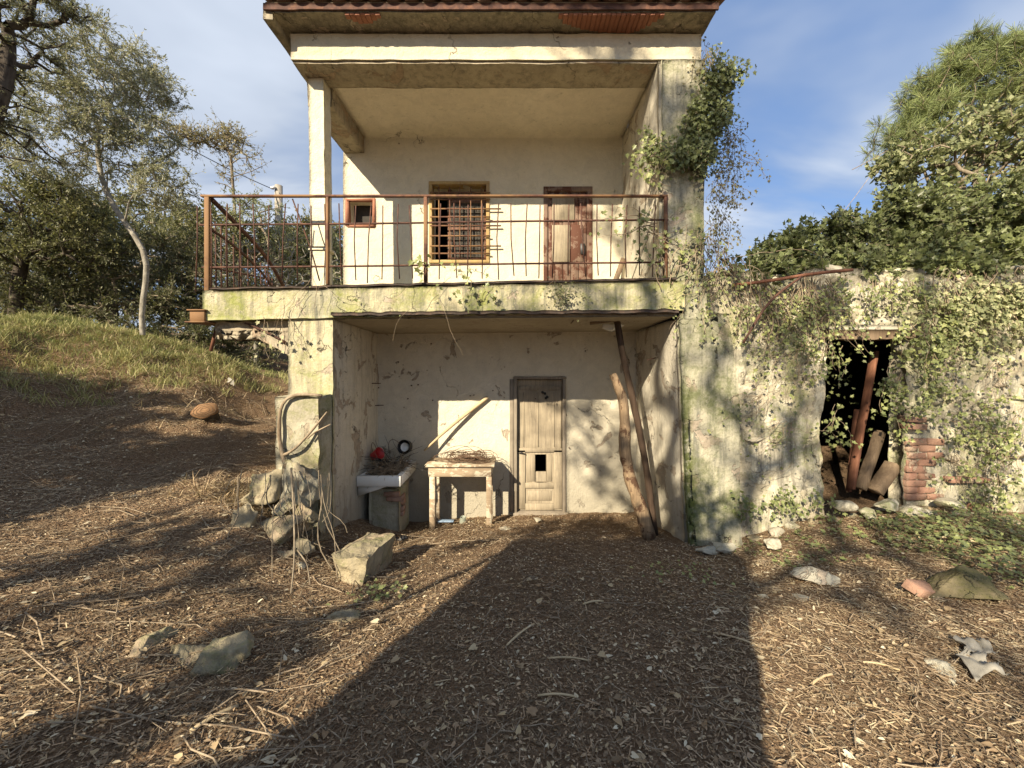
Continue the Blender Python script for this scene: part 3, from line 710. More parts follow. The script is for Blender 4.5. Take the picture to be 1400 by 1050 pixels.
for i in range(64):                                          # stones laid along the crest and over the lintel
    x = 2.3+i*.078+rng.normal()*.03
    rock('stone', (x, YF+.08+rng.random()*.2, 3.20+.06*rng.normal()), (.05+.09*rng.random(), .08, .02+.05*rng.random()), M[('grey_stone', 'stone', 'rubble')[i % 3]], annex, i, sub=2)
for i in range(60):
    x = 2.6+4.2*rng.random(); z = .75+2.3*rng.random()
    if 3.4 < x < 4.4 and z < 2.7: continue
    rock('stone', (x, YF+.045, z), (.06+.07*rng.random(), .05, .035+.04*rng.random()), M[('grey_stone', 'rubble', 'rubble')[i % 3]], annex, 200+i, sub=2)
for i in range(22):
    x = 2.5+i*.21; rock('footing_stone', (x, YF-.02-.08*rng.random(), gz(x, 4.2)-.02), (.05+.06*rng.random(), .07, .03+.035*rng.random()), M[('rubble', 'stone', 'grey_stone')[i % 3]], annex, 400+i, sub=3)
for i, (px, py, sx_) in enumerate([(1185, 700, .17), (1215, 690, .2), (1255, 700, .2), (1300, 690, .16), (1150, 690, .15)]):
    p = P(px, py, 4.15); rock('doorstep_stone', p, (sx_*.7, .10, .05), M['rubble'], annex, 460+i)

# timbers in the black doorway
def beam(name, a, b, w_, d_, m, label, cat='plank', n=8, wob=.012, grp=None):
    a = np.array(a); b = np.array(b); pts = np.linspace(a, b, n); pts = pts+wob*np.stack([fbm(pts, 2, 2, 3), fbm(pts, 2, 2, 8), 0*pts[:, 0]], 1)
    V, Fs = tube(pts, 1., 4); k = 4; c = np.repeat(pts, k, 0); o = V-c
    _, A, B = frames(np.gradient(pts, axis=0)); A = np.repeat(A, k, 0); B = np.repeat(B, k, 0)
    t = np.tile(np.array([[1, 1], [-1, 1], [-1, -1], [1, -1]]), (n, 1))
    V = c+A*t[:, :1]*w_/2+B*t[:, 1:]*d_/2; V = jitter(V, .008, 12)
    o = mesh(name, V, Fs, M[m]); bev(o, .004); return tag(o, label, cat, grp)
beam('leaning_plank', P(1163, 668, 4.5), P(1196, 480, 4.62), .09, .035, 'redwood', 'long reddish plank leaning diagonally inside the black annex doorway')
beam('leaning_post', P(1176, 668, 4.45), P(1203, 590, 4.55), .085, .08, 'oldwood', 'short weathered post standing against the reddish plank in the annex doorway', 'post')
beam('leaning_plank', P(1160, 672, 4.58), P(1172, 560, 4.66), .06, .03, 'redwood', 'narrow split plank behind the long reddish one in the annex doorway')
beam('broken_beam', P(1195, 672, 4.4), P(1220, 635, 4.45), .13, .10, 'oldwood', 'broken mossy beam end lying low in the annex doorway', 'beam')

n = 90; p = np.stack([3.75+.9*rng.random(n), 4.75+.5*rng.random(n), 1.0+1.5*rng.random(n)], 1)
V, Fs = leaves(p, rv(n), np.array([[-.3, -1, .3]])+.6*rv(n), .05, .95, IVY, .3)
tag(mesh('hanging_leaves', V, Fs, M['leaf_ivy'], tone=ftone(.3+.5*rng.random(n), Fs, n)), 'dim ivy leaves hanging inside the black doorway', 'ivy', kind='stuff')
# rusty pipe across the annex
V, Fs = tube(smoothpath([P(1002, 390, 4.2), P(1060, 383, 4.15), P(1110, 374, 4.15), P(1165, 369, 4.2)], 12), .018, 8)
tag(mesh('rusty_pipe', V, Fs, M['redwood']), 'reddish brown bent rod lying along the crest of the rubble wall', 'rod')
V, Fs = tube(smoothpath([P(1095, 379, 4.13), P(1062, 402, 4.12), P(1045, 420, 4.12), P(1016, 469, 4.15)], 12), .013, 8)
tag(mesh('rusty_pipe', V, Fs, M['rust']), 'thinner curved rod hanging down the rubble wall from the crest', 'rod')

# ---------------------------------------------------------------- timber props
def logobj(name, pts, r0, r1, m, label, cat, bumpy=.2, n=24, k=12):
    p = smoothpath(pts, n); r = np.linspace(r0, r1, n)*(1+.10*fbm(p, 3, 3, 11)); V, Fs = tube(p, r, k, bumpy=bumpy)
    return tag(mesh(name, V, Fs, M[m], smooth=False), label, cat)
logobj('timber_prop', [P(896, 733, 4.62), P(884, 640, 4.66), P(864, 540, 4.68), P(850, 480, 4.7), P(843, 434, 4.7)], .040, .038, 'darkwood', 'tall dark pole propping the balcony underside near the right wall', 'prop')
pr2 = logobj('timber_prop', [P(887, 735, 4.52), P(876, 695, 4.54), P(862, 655, 4.55), P(853, 620, 4.56), P(855, 580, 4.56), P(853, 550, 4.58), P(846, 530, 4.6), P(838, 511, 4.6)], .085, .050, 'log', 'crooked pale peeled log leaning against the tall dark pole', 'log', .3)
beam('head_plank', P(806, 441, 4.72), P(872, 434, 4.66), .10, .05, 'oldwood', 'rough cross plank between the dark pole top and the balcony underside', 'plank')
rock('plaster_lump', P(836, 447, 4.9), (.16, .05, .06), M['ceramic'], None, 77); tag(COL.objects[-1], 'white lump of plaster under the ceiling behind the dark pole', 'plaster')
for i, (a, b) in enumerate((((792, 426, 4.5), (780, 443, 4.52)), ((590, 436, 4.5), (596, 440, 4.6)))):
    o = beam('ceiling_batten', P(*a), P(*b), .03, .012, 'oldwood', ('small slanting batten stuck to the porch ceiling above the door', 'short brown batten on the porch ceiling above the table')[i], 'batten')

# ---------------------------------------------------------------- sink, table and the things on them
sink = empty('sink', 'stained white ceramic sink full of dead twigs in the porch corner', 'sink')
x0, x1, y0, y1 = -1.98, -1.42, 4.90, 5.72
bx('basin', [(x0, x1, y0, y0+.06, .66, .79), (x1-.06, x1, y0+.06, y1, .66, .79), (x0, x0+.04, y0+.06, y1, .66, .78), (x0+.04, x1-.06, y1-.05, y1, .66, .80), (x0+.04, x1-.06, y0+.06, y1-.05, .64, .68)], M['ceramic'], sink)
V = np.array([(x0, y0+.05, .66), (x0, y0+.05, .52), (x1-.16, y0+.05, .655), (x0, y0+.09, .66), (x0, y0+.09, .52), (x1-.16, y0+.09, .655)])
mesh('bracket', V, [np.array([[0, 1, 2], [3, 5, 4]]), np.array([[0, 3, 4, 1], [1, 4, 5, 2], [2, 5, 3, 0]])], M['ceramic'], sink)
V = np.array([(x0+.1, y0+.2, .64), (x1-.05, y0+.12, .655), (x1-.05, y1-.1, .655), (x0+.1, y1-.1, .64), (x0+.16, y0+.3, .56), (x1-.13, y0+.25, .56), (x1-.13, y1-.2, .56), (x0+.16, y1-.2, .56)])
mesh('bowl', V, np.array([[4, 7, 6, 5], [0, 4, 5, 1], [1, 5, 6, 2], [2, 6, 7, 3], [3, 7, 4, 0]]), M['ceramic'], sink)
pl_ = rbox('sink_plinth', (-1.9, -1.50), (5.12, 5.6), (-.1, .56), M['buttress'], None, .04, .010); tag(pl_, 'plastered brick plinth under the white sink', 'plinth')
for i in range(4): brick(-1.62+.03*i, 5.10, .50-.065*(i % 2), .07, .055, .05, pl_)
for z in (.2, .27, .42, .35): brick(-1.485, 5.25, z, .02, .055, .12, pl_)
# dead stuff in the sink
def tangle(name, c, size, n, r, m, label, kind='stuff', L=.25, curv=.5, parent=None, cat=None):
    parts = []
    for _ in range(n):
        p = np.array(c)+(rng.random(3)*2-1)*np.array(size); d = rv(1)[0]*[1, 1, .35]; pts = [p]
        for k_ in range(5):
            d = d+curv*rv(1)[0]*[1, 1, .5]; d /= np.linalg.norm(d); p = p+d*L/5; pts.append(p)
        parts.append(tube(pts, np.linspace(r, r*.5, 6), 4, cap=False))
    V, Fs = merge(parts); return tag(mesh(name, V, Fs, M[m], parent), label, cat, kind=kind)
tangle('dead_twigs', (-1.70, 5.3, .80), (.18, .26, .035), 420, .004, 'vine', 'heap of dead twigs filling the white sink', L=.22, cat='twigs')
rock('dirt_heap', (-1.70, 5.31, .73), (.16, .25, .05), M['soil'], None, 5, cuts=0); tag(COL.objects[-1], 'dirt heap under the twigs in the white sink', 'dirt', kind='stuff')
# red lantern and black tin
def cyl(c, ax, r0, r1, h, k=18, t=.004, hollow=True):
    ax = np.array(ax, float); ax /= np.linalg.norm(ax); c = np.array(c, float)
    pts = [c, c+ax*h*.25, c+ax*h*.6, c+ax*h]; rr = [r0, r0*.98+r1*.02, (r0+r1)/2, r1]
    V, Fs = tube(pts, rr, k, cap=False); Fs.append(np.array([np.arange(k)[::-1]]))
    V2, F2 = tube([c+ax*h, c+ax*(h-.002), c+ax*.01], [r1, r1-t, r0-t], k, cap=False)
    return merge([(V, Fs), (V2, F2)])
lan = empty('red_can', 'red tin can tipped over with a wire handle on the sink twigs', 'can')
c0 = P(514, 622, 5.35)
V, Fs = cyl(c0+(-.04, 0, -.02), (.85, -.3, .45), .055, .085, .13); mesh('can_body', V, Fs, M['redpaint'], lan)
V, Fs = tube(smoothpath([c0+(-.05, 0, .05), c0+(-.06, -.02, .16), c0+(-.02, -.05, .20), c0+(.03, -.07, .10)], 12), .004, 5); mesh('handle', V, Fs, M['wire'], lan)
tin = empty('black_pot', 'round black tin pot with open mouth on the twigs beside the red can', 'pot')
c1 = P(556, 611, 5.5)
V, Fs = cyl(c1+(0, .03, 0), (-.25, -1, .15), .085, .10, .10); mesh('pot_body', V, Fs, M['blackiron'], tin)
V, Fs = cyl(c1+(.0, .0, 0), (-.25, -1, .15), .05, .062, .06, 16); mesh('pot_lining', V, Fs, M['ceramic'], tin)
V, Fs = tube(smoothpath([c1+(-.07, -.03, .03), c1+(-.17, -.06, .14), c1+(-.24, -.08, .10), c1+(-.22, -.1, -.06)], 12), .004, 5); mesh('handle', V, Fs, M['wire'], tin)
tangle('bent_wires', (-1.62, 5.35, .87), (.22, .15, .05), 26, .004, 'blackiron', 'dark bent wires around the red can and black pot', L=.42, curv=.35, cat='wire')

tb = empty('table', 'small worn wooden table with chalky paint against the porch wall', 'table')
TY0, TY1 = 5.19, 5.60
bx('tabletop', (-1.175, -.235, TY0-.03, TY1, .835, .865), M['table'], tb, .006)
bx('apron', [(-1.13, -.28, TY0, TY0+.025, .70, .833), (-1.13, -.28, TY1-.05, TY1-.025, .70, .833), (-1.13, -1.105, TY0+.03, TY1-.055, .70, .833), (-.305, -.28, TY0+.03, TY1-.055, .70, .833)], M['table'], tb)
for (xx, yy) in ((-1.115, TY0+.01), (-.35, TY0+.01), (-1.115, TY1-.085), (-.35, TY1-.085)):
    bx('leg', (xx, xx+.075, yy-.012, yy+.06, gz(xx, yy)-.03, .70), M['table'], tb, .006)
bx('lower_shelf', (-1.06, -.37, TY1-.18, TY1-.09, .66, .675), M['oldwood'], tb)
# wire coil
parts = []
for _ in range(34):
    R = rng.uniform(.12, .33); c = np.array([-.62+rng.normal()*.06, 5.38+rng.normal()*.02, .885+rng.random()*.07]); t = np.linspace(rng.random()*6, 6+rng.random()*3, 22)
    nrm = rng.normal(size=2)*.16
    q_ = np.stack([R*np.cos(t), .42*R*np.sin(t), nrm[0]*R*np.cos(t)+abs(nrm[1])*R*np.sin(t)+.02*np.sin(3*t)], 1)+c
    q_[:, 2] = np.maximum(q_[:, 2], .87); q_[:, 1] = np.minimum(q_[:, 1], YB-.01)
    parts.append(tube(q_, .0032, 4, cap=False))
for _ in range(9):
    t = np.linspace(0, np.pi, 14); R = rng.uniform(.1, .2); c = np.array([-.62+rng.normal()*.1, 5.42, .88])
    parts.append(tube(np.stack([R*np.cos(t)*1.3, .05*np.sin(t*2), R*np.sin(t)*rng.uniform(.7, 1.05)], 1)+c, .003, 4, cap=False))
V, Fs = merge(parts); tag(mesh('wire_coil', V, Fs, M['wire']), 'loose tangled coil of brown wire lying on the worn table', 'wire')
logobj('wall_stick', [P(580, 616, 5.56), P(610, 588, 5.62), P(640, 564, 5.68), P(667, 543, 5.70)], .016, .027, 'stick', 'pale straight stick leaning on the porch wall above the table', 'stick', .1, 10, 8)
# jar and rubbish near the table feet
V, Fs = cyl(P(633, 716, 5.35), (0, -.1, 1), .05, .04, .10, 16)
glass = material('dusty_glass', .25, .5); M['glass'] = fin(glass, (.34, .37, .30)); glass.b.inputs['Alpha'].default_value = .55
tag(mesh('glass_jar', V, Fs, M['glass']), 'dusty glass jar on the ground beneath the table', 'jar')
def shoe(c, s, m, label):
    V, Fq = ICO[3]; V = V*[.15*s, .06*s, .05*s]; V[:, 2] += np.where(V[:, 0] > .02, .02, 0)+.02*np.clip(V[:, 0]*6, 0, 1); V = V+c
    tag(mesh('old_shoe', V, Fq, m, smooth=True), label, 'shoe')
shoe(P(545, 741, 4.55)+(0, 0, .02), .75, M['blackiron'], 'crumpled black shoe on the ground below the sink')
bx_ = bx('blue_wrapper', (-1.02, -.80, 5.25, 5.33, .06, .075), plain('faded_blue_wrapper', (.25, .34, .45), .4)); tag(bx_, 'faded blue wrapper lying behind the left table leg', 'wrapper')
V, Fs = tube([P(667, 706, 5.3), P(668, 697, 5.3)], .018, 8); tag(mesh('bottle', V, Fs, M['glass']), 'small dark bottle at the foot of the right table leg', 'bottle')
# nails, marks on the porch walls
nm = []
for (px, py) in ((518, 530), (518, 554), (563, 527), (572, 526), (558, 545), (592, 547), (674, 534), (648, 540), (643, 541), (732, 545), (800, 480), (545, 495), (590, 470), (778, 612)):
    p = P(px, py, YB); V, Fs = tube([p+(0, .01, 0), p+(0, -.035, 0)], .009, 6); mesh('wall_nail', V, Fs, M['rust'], house)
for a_, b_ in (((-1.99, 5.6, 1.62), (-1.87, 5.6, 1.625)), ((-1.99, 5.45, 1.95), (-1.86, 5.45, 1.95)), ((1.83, 4.9, 2.3), (1.70, 4.85, 2.27))):
    V, Fs = tube([a_, b_], .006, 5); mesh('wall_hook', V, Fs, M['rust'], house)

# ---------------------------------------------------------------- stones on the ground
def gr(px, py, Y): return P(px, py, Y)
def srock(px, py, Y, size, m, label, seed, cat='stone', cuts=9, grp=None, nm='stone'):
    p_ = P(px, py, Y); p_[2] -= size[2]*.22
    o = rock(nm, p_, size, M[m], None, seed, cuts=cuts, sub=5, rough=.13); return tag(o, label, cat, grp)
# big block right of the buttress
V, Fq = boxes([(0, 1, 0, 1, 0, 1)])
def block(name, corners_front, depthvec, m, label, seed=0, cat='stone'):
    f = np.array(corners_front); V0 = np.concatenate([f, f+np.array(depthvec)])
    n = 7; g_ = np.linspace(0, 1, n); Vs = []; 
    b = bmesh.new(); vs = [b.verts.new(v) for v in V0]
    for q in ((0, 1, 2, 3), (7, 6, 5, 4), (0, 4, 5, 1), (1, 5, 6, 2), (2, 6, 7, 3), (3, 7, 4, 0)): b.faces.new([vs[i] for i in q])
    bmesh.ops.subdivide_edges(b, edges=b.edges[:], cuts=9, use_grid_fill=True); bmesh.ops.recalc_face_normals(b, faces=b.faces[:])
    me = bpy.data.meshes.new(name); b.to_mesh(me); b.free()
    A = np.zeros(len(me.vertices)*3); me.vertices.foreach_get('co', A); A = A.reshape(-1, 3)
    A = A+np.stack([fbm(A, 4.5, 4, seed), fbm(A, 4.5, 4, seed+7), fbm(A, 4.5, 4, seed+13)], 1)*.045+np.stack([fbm(A, 17, 3, seed+2)]*3, 1)*.012
    me.vertices.foreach_set('co', A.ravel()); me.materials.append(M[m]); o = bpy.data.objects.new(name, me); COL.objects.link(o)
    return tag(o, label, cat)
block('stone_block', [P(462, 800, 3.25), P(492, 818, 3.2), P(500, 765, 3.2), P(452, 762, 3.25)], (.10, .55, -.02), 'stone', 'large square stone block standing beside the buttress foot', 3)
srock(378, 716, 3.62, (.26, .16, .13), 'stone', 'pale rounded stone at the top of the rubble stack under the buttress', 11)
srock(366, 766, 3.38, (.25, .16, .11), 'stone', 'mossy middle stone of the rubble stack under the buttress', 12)
srock(362, 808, 3.1, (.21, .15, .11), 'stone', 'yellowish angular bottom stone of the rubble stack', 13)
srock(338, 712, 3.5, (.08, .1, .17), 'stone', 'narrow upright stone at the left of the rubble stack', 14)
srock(405, 655, 3.88, (.22, .16, .22), 'buttress', 'broken masonry lump at the buttress front', 15)
for i, (px, py, Y, sx_) in enumerate([(420, 700, 3.7, .12), (345, 760, 3.35, .1), (410, 745, 3.5, .12), (402, 785, 3.3, .11), (348, 680, 3.75, .11), (395, 690, 3.72, .12), (330, 800, 3.05, .09), (415, 815, 3.05, .08)]):
    srock(px, py, Y, (sx_, sx_*.7, sx_*.7), ('stone', 'buttress')[i % 2], ['dark wedge stone at the right edge of the rubble stack', 'small stone left of the middle of the rubble stack', 'stone between roots right of the rubble stack centre', 'stone at the lower right of the rubble stack', 'stone at the upper left of the rubble stack', 'stone just below the broken masonry lump', 'loose stone lying left of the rubble stack foot', 'loose stone lying right of the rubble stack foot'][i], 50+i)
srock(370, 660, 3.95, (.2, .2, .2), 'stone', 'earth covered boulder left of the buttress', 16)
srock(212, 896, 2.2, (.125, .12, .11), 'stone', 'left stone of the three half buried in the foreground slope', 17)
srock(256, 900, 2.16, (.09, .10, .10), 'stone', 'small middle stone of the three half buried in the foreground slope', 18)
srock(298, 893, 2.15, (.125, .12, .115), 'stone', 'right stone of the three half buried in the foreground slope', 19)
srock(468, 850, 2.65, (.10, .08, .09), 'stone', 'small pointed stone in the litter below the large block', 20)
srock(1305, 800, 2.75, (.21, .16, .10), 'stone_moss', 'large moss covered boulder at the right edge of the yard', 21)
srock(1115, 786, 3.05, (.13, .09, .04), 'stone_white', 'flat pale stone lying in the litter in front of the annex', 22)
srock(968, 752, 3.95, (.09, .07, .05), 'stone_white', 'white stone at the foot of the right pier', 23)
srock(990, 746, 3.98, (.10, .08, .05), 'stone_white', 'second white stone beside the foot of the right pier', 24)
srock(1058, 742, 3.9, (.07, .06, .045), 'stone_white', 'white pebble at the foot of the rubble wall', 25)
srock(1275, 815, 2.72, (.07, .06, .035), 'stone_white', 'whitish stone beside the fallen red brick', 26)
srock(1044, 815, 2.85, (.035, .03, .02), 'stone_white', 'tiny white stone in the sunlit litter', 27)
srock(1095, 818, 2.8, (.06, .05, .03), 'grey_stone', 'grey stone in the litter left of the flat pale stone', 28)
srock(735, 710, 5.2, (.05, .05, .03), 'grey_stone', 'grey cobble in front of the door', 29)
srock(692, 724, 4.9, (.07, .05, .03), 'grey_stone', 'flat grey cobble between table and door', 30)
srock(672, 728, 4.85, (.06, .05, .03), 'grey_stone', 'grey cobble at the left of the door cobbles', 31)
srock(1300, 930, 1.95, (.10, .10, .05), 'stone_white', 'long pale stone at the right foreground edge', 33)
fb = brick(0, 0, 0, .11, .065, .11, None); fb.location = P(1260, 806, 2.75); fb.rotation_euler = (.3, .25, .3); tag(fb, 'fallen red brick beside the mossy boulder', 'brick')
rb_ = brick(0, 0, 0, .035, .03, .05, None); rb_.location = P(437, 943, 2.0); rb_.rotation_euler = (.2, .1, .5); tag(rb_, 'tiny red brick fragment in the foreground litter', 'brick')
# white rag
a = np.linspace(0, 1, 22); U_, V_ = np.meshgrid(a, a, indexing='ij')
px_ = 1298+62*U_.ravel()+18*V_.ravel(); py_ = 878+78*V_.ravel()*(1-.2*U_.ravel())+22*U_.ravel()
pts = np.array([P(x_, y_, 2.22-.36*v_) for x_, y_, v_ in zip(px_, py_, V_.ravel())])
pts[:, :2] = (pts[:, :2]-pts[:, :2].mean(0))*.8+pts[:, :2].mean(0)+.05*np.stack([fbm(pts, 7, 3, 1), fbm(pts, 7, 3, 2)], 1)
pts[:, 2] = ground_z(pts[:, 0], pts[:, 1])+.02+.10*np.abs(fbm(pts, 8, 4))
ix = np.arange(22*22).reshape(22, 22); fq = np.stack([ix[:-1, :-1], ix[1:, :-1], ix[1:, 1:], ix[:-1, 1:]], 2).reshape(-1, 4)
keep = (fbm(pts, 7, 3, 5)[fq].mean(1) > -.12); o = mesh('rag', pts, fq[keep], M['cloth'], smooth=True)
s_ = o.modifiers.new('thick', 'SOLIDIFY'); s_.thickness = .004; tag(o, 'torn dirty white rag crumpled on the right slope', 'rag')
# stump
Ys = 3.5
while P(280, 566, Ys)[2] > gz(*P(280, 566, Ys)[:2]) and Ys < 7: Ys += .02
sc_ = P(280, 561, Ys-.13); nrm = np.array([.40, -.80, .42]); nrm /= np.linalg.norm(nrm)
st = empty('tree_stump', 'sawn stump with orange cut face on the left bank', 'stump')
_, A_, B_ = frames(nrm[None]); t = np.arange(20)/20*2*np.pi; rr = .125*(1+.12*np.sin(2*t+.4)+.06*np.sin(5*t))
ring = lambda c, s_: c+(A_*np.cos(t)[:, None]*rr[:, None]*s_*1.15+B_*np.sin(t)[:, None]*rr[:, None]*s_*.9)
V = np.concatenate([ring(sc_, 1), ring(sc_-nrm*.02, 1.03), ring(sc_-nrm*.12+(0, 0, -.03), .9), ring(sc_-nrm*.28+(0, 0, -.22), 1.3)])
a = np.arange(20); b = (a+1) % 20
fq = np.concatenate([np.stack([a+i*20, a+(i+1)*20, b+(i+1)*20, b+i*20], 1) for i in range(1, 3)])
mesh('bark', V, [fq], M['bark_dark'], st)
for q_ in (.35, .6, .82):
    tg, fg = tube(np.concatenate([ring(sc_+nrm*.001, q_), ring(sc_+nrm*.001, q_)[:1]]), .003, 4, cap=False); mesh('growth_ring', tg, fg, M['oldwood'], st); mesh('cut_face', V[:40], [np.stack([a, a+20, b+20, b], 1), np.array([a])], M['cutwood'], st)
V, Fs = leaves(np.array([P(312, 520, 6.0), P(318, 526, 6.0)]), np.array([[1, -.3, .2], [.4, -.3, 1]]), np.array([[0, -1, .3], [0, -1, .4]]), .085, 1.1, HEART, .3)
tag(mesh('white_leaf', V, Fs, M['cloth']), 'large pale dead leaf standing out on the left bank', 'leaf')

# ---------------------------------------------------------------- litter, grass
def onground(x, y): return np.stack([x, y, ground_z(x, y)], 1)
def inhouse(x, y): return ((x > -2.45) & (x < 2.1) & (y > YB-.02)) | ((x > -2.45) & (x < -1.99) & (y > 4.0)) | ((x > 1.86) & (y > YF))
def scatter(n, xr, yr_, power=1.3):
    y = yr_[0]*(yr_[1]/yr_[0])**rng.random(n*3); x = xr[0]+(xr[1]-xr[0])*rng.random(n*3)
    k = (rng.random(n*3) < np.clip((.35+y*1.5)/ (yr_[1]*1.5), 0, 1)**.35) & ~inhouse(x, y)
    return x[k][:n], y[k][:n]
def gnorm(x, y):
    e = .05; z = ground_z(x, y, False); return np.stack([-(ground_z(x+e, y, False)-z)/e, -(ground_z(x, y+e, False)-z)/e, np.ones(len(x))], 1)
def litter(n, xr, yr_, L, wd, shape, m, tone, name, label, lift=.012, up=.25, aniso=None, filt=None):
    x, y = scatter(n, xr, yr_)
    if filt is not None:
        k = filt(x, y); x, y = x[k], y[k]
    n = len(x); p = onground(x, y); N = gnorm(x, y); D = rv(n); D[:, 2] *= up
    if aniso is not None: D = D+aniso*rng.choice([-1, 1], (n, 1))
    D = D-N*np.sum(D*N, 1, keepdims=True)/np.sum(N*N, 1, keepdims=True)*.8
    p[:, 2] += lift*(.2+rng.random(n)**2*1.5); s_ = np.clip(L*np.exp(.45*rng.normal(size=n)), L*.3, L*2.6)
    NN = N+.5*rv(n); V, Fs = leaves(p, D, NN, s_, wd, shape, .3)
    tn = ftone(np.clip(tone(x, y, n), 0, 1), Fs, n)
    return tag(mesh(name, V, Fs, m, tone=tn), label, kind='stuff')
def tmix(a, b): return lambda x, y, n: a+b*rng.random(n)**1.4+.30*fbm(np.stack([x, y, 0*x], 1), 1.1, 4)
litter(120000, (-7, 7), (.7, 7.0), .025, .085, STRIP, M['litter'], tmix(.12, .68), 'shredded_litter', 'shredded dry stalks and wood chips covering the yard', .014)
litter(130000, (-7, 7), (.7, 7.0), .013, .75, LEAF, M['litter'], tmix(.05, .75), 'leaf_crumbs', 'crumbled brown leaf fragments covering the yard', .010)
litter(30000, (-7, 7), (.7, 7.0), .016, .55, LEAF, M['leafbrown'], lambda x, y, n: .55+.5*rng.random(n), 'pale_chips', 'pale chips and leaf bits sprinkled over the yard', .016, .4)
litter(9000, (-7, 7), (.7, 6.6), .021, .8, HEART, M['leafbrown'], tmix(.15, .95), 'fallen_leaves', 'pale and brown fallen leaves scattered over the yard', .02, .4)
litter(52000, (-7, -.3), (.8, 6.2), .032, .055, STRIP, M['straw'], tmix(.15, .95), 'straw_on_left_slope', 'long straw stalks lying down the left slope', .025, .12, np.array([.9, .55, .1]), lambda x, y: (x < -.25*y-.2+.3*rng.normal(size=len(x))) & (fbm(np.stack([x, y, 0*x], 1), 1.2, 4, 44) > -.25+.25*rng.normal(size=len(x))))
litter(42000, (.9, 7), (.8, 4.3), .032, .07, STRIP, M['straw'], tmix(.2, .9), 'straw_on_right_slope', 'straw stalks lying on the right side of the yard', .022, .2, np.array([.55, -.5, 0]), lambda x, y: (x > .35+.45*y+.25*rng.normal(size=len(x))) & (fbm(np.stack([x, y, 0*x], 1), 1.2, 4, 45) > -.3+.25*rng.normal(size=len(x))))
# twigs as thin curved tubes
def twigs(n, xr, yr_, L, r, m, name, label, filt=None):
    x, y = scatter(n, xr, yr_)
    if filt is not None: k = filt(x, y); x, y = x[k], y[k]
    n = len(x); a = rng.random(n)*6.28; s_ = L*np.exp(.5*rng.normal(size=n)); P0 = []; P1 = []
    cx, cy, b = x.copy(), y.copy(), a
    z = ground_z(cx, cy)+.012+.02*rng.random(n)
    for _ in range(3):
        nx = cx+np.cos(b)*s_/3; ny = cy+np.sin(b)*s_/3; nz = ground_z(nx, ny)+.010+.035*rng.random(n)
        P0.append(np.stack([cx, cy, z], 1)); P1.append(np.stack([nx, ny, nz], 1)); cx, cy, z = nx, ny, nz; b = b+.5*rng.normal(size=n)
    P0 = np.concatenate(P0); P1 = np.concatenate(P1); rr = np.tile(r*(.5+rng.random(n)), 3)
    V, Fq = segs(P0, P1, rr, rr*.85, 4); return tag(mesh(name, V, Fq, M[m]), label, kind='stuff')
twigs(4200, (-7, 7), (.7, 6.4), .09, .0022, 'vine', 'scattered_twigs', 'thin twigs scattered over the whole yard')
twigs(500, (-7, -1), (.8, 8), .45, .0035, 'vine', 'trailing_stems', 'long dry stems trailing over the left slope')
for i, (a_, b_, r_) in enumerate([((693, 882), (730, 853), .006), ((750, 900), (805, 903), .005), ((735, 951), (790, 953), .005), ((975, 865), (1040, 884), .005), ((797, 826), (825, 822), .006), ((1110, 935), (1142, 921), .006), ((1180, 905), (1230, 916), .005), ((260, 1000), (325, 965), .009)]):
    def hit(q):
        d = np.array([(q[0]-700)/F, 1, -(q[1]-500)/F]); s = 1.
        for _ in range(400):
            p = np.array([0, 0, EYE])+d*s
            if p[2] < gz(p[0], p[1])+.012: break
            s += .01
        return p
    pa, pb = hit(a_), hit(b_); V, Fs = tube(smoothpath([pa, (pa+pb)/2+(0, .01, .012), pb], 6), r_, 6)
    tag(mesh('fallen_stick', V, Fs, M['stick']), ['forked pale stick on the dark litter in the middle of the yard', 'slender pale stick below the forked one in mid yard', 'thin straight stick lowest in the dark mid yard', 'long thin stick beside the shadow edge', 'short stump of stick in front of the right pier', 'short pale stick on the sunlit litter', 'long pale stick on the sunlit litter at right', 'thick pale piece of wood in the bottom left foreground'][i], 'stick', 'pale sticks lying in the litter')

def blades(x, y, h, wd, m, name, label, lean_=.5, tone=None, down=None):
    n = len(x); p = onground(x, y); D = np.stack([lean_*rng.normal(size=n), lean_*rng.normal(size=n), np.ones(n)], 1)
    if down is not None: D = D+down
    D /= np.linalg.norm(D, axis=1, keepdims=True); L = h*(.5+rng.random(n)); side = rv(n)*[1, 1, .1]; side /= np.linalg.norm(side, axis=1, keepdims=True)
    mid = p+D*L[:, None]*.55; tip = mid+(D*[1, 1, .35]+.25*rv(n))*L[:, None]*.5
    w2 = wd*side; V = np.stack([p-w2, p+w2, mid+w2*.8, mid-w2*.8, tip], 1).reshape(-1, 3)
    i = np.arange(n)*5; q = np.stack([i, i+1, i+2, i+3], 1); t3 = np.stack([i+3, i+2, i+4], 1)
    tn = np.clip(tone if tone is not None else rng.random(n), 0, 1)
    return tag(mesh(name, V, [q, t3], m, tone=np.r_[tn, tn]), label, kind='stuff')
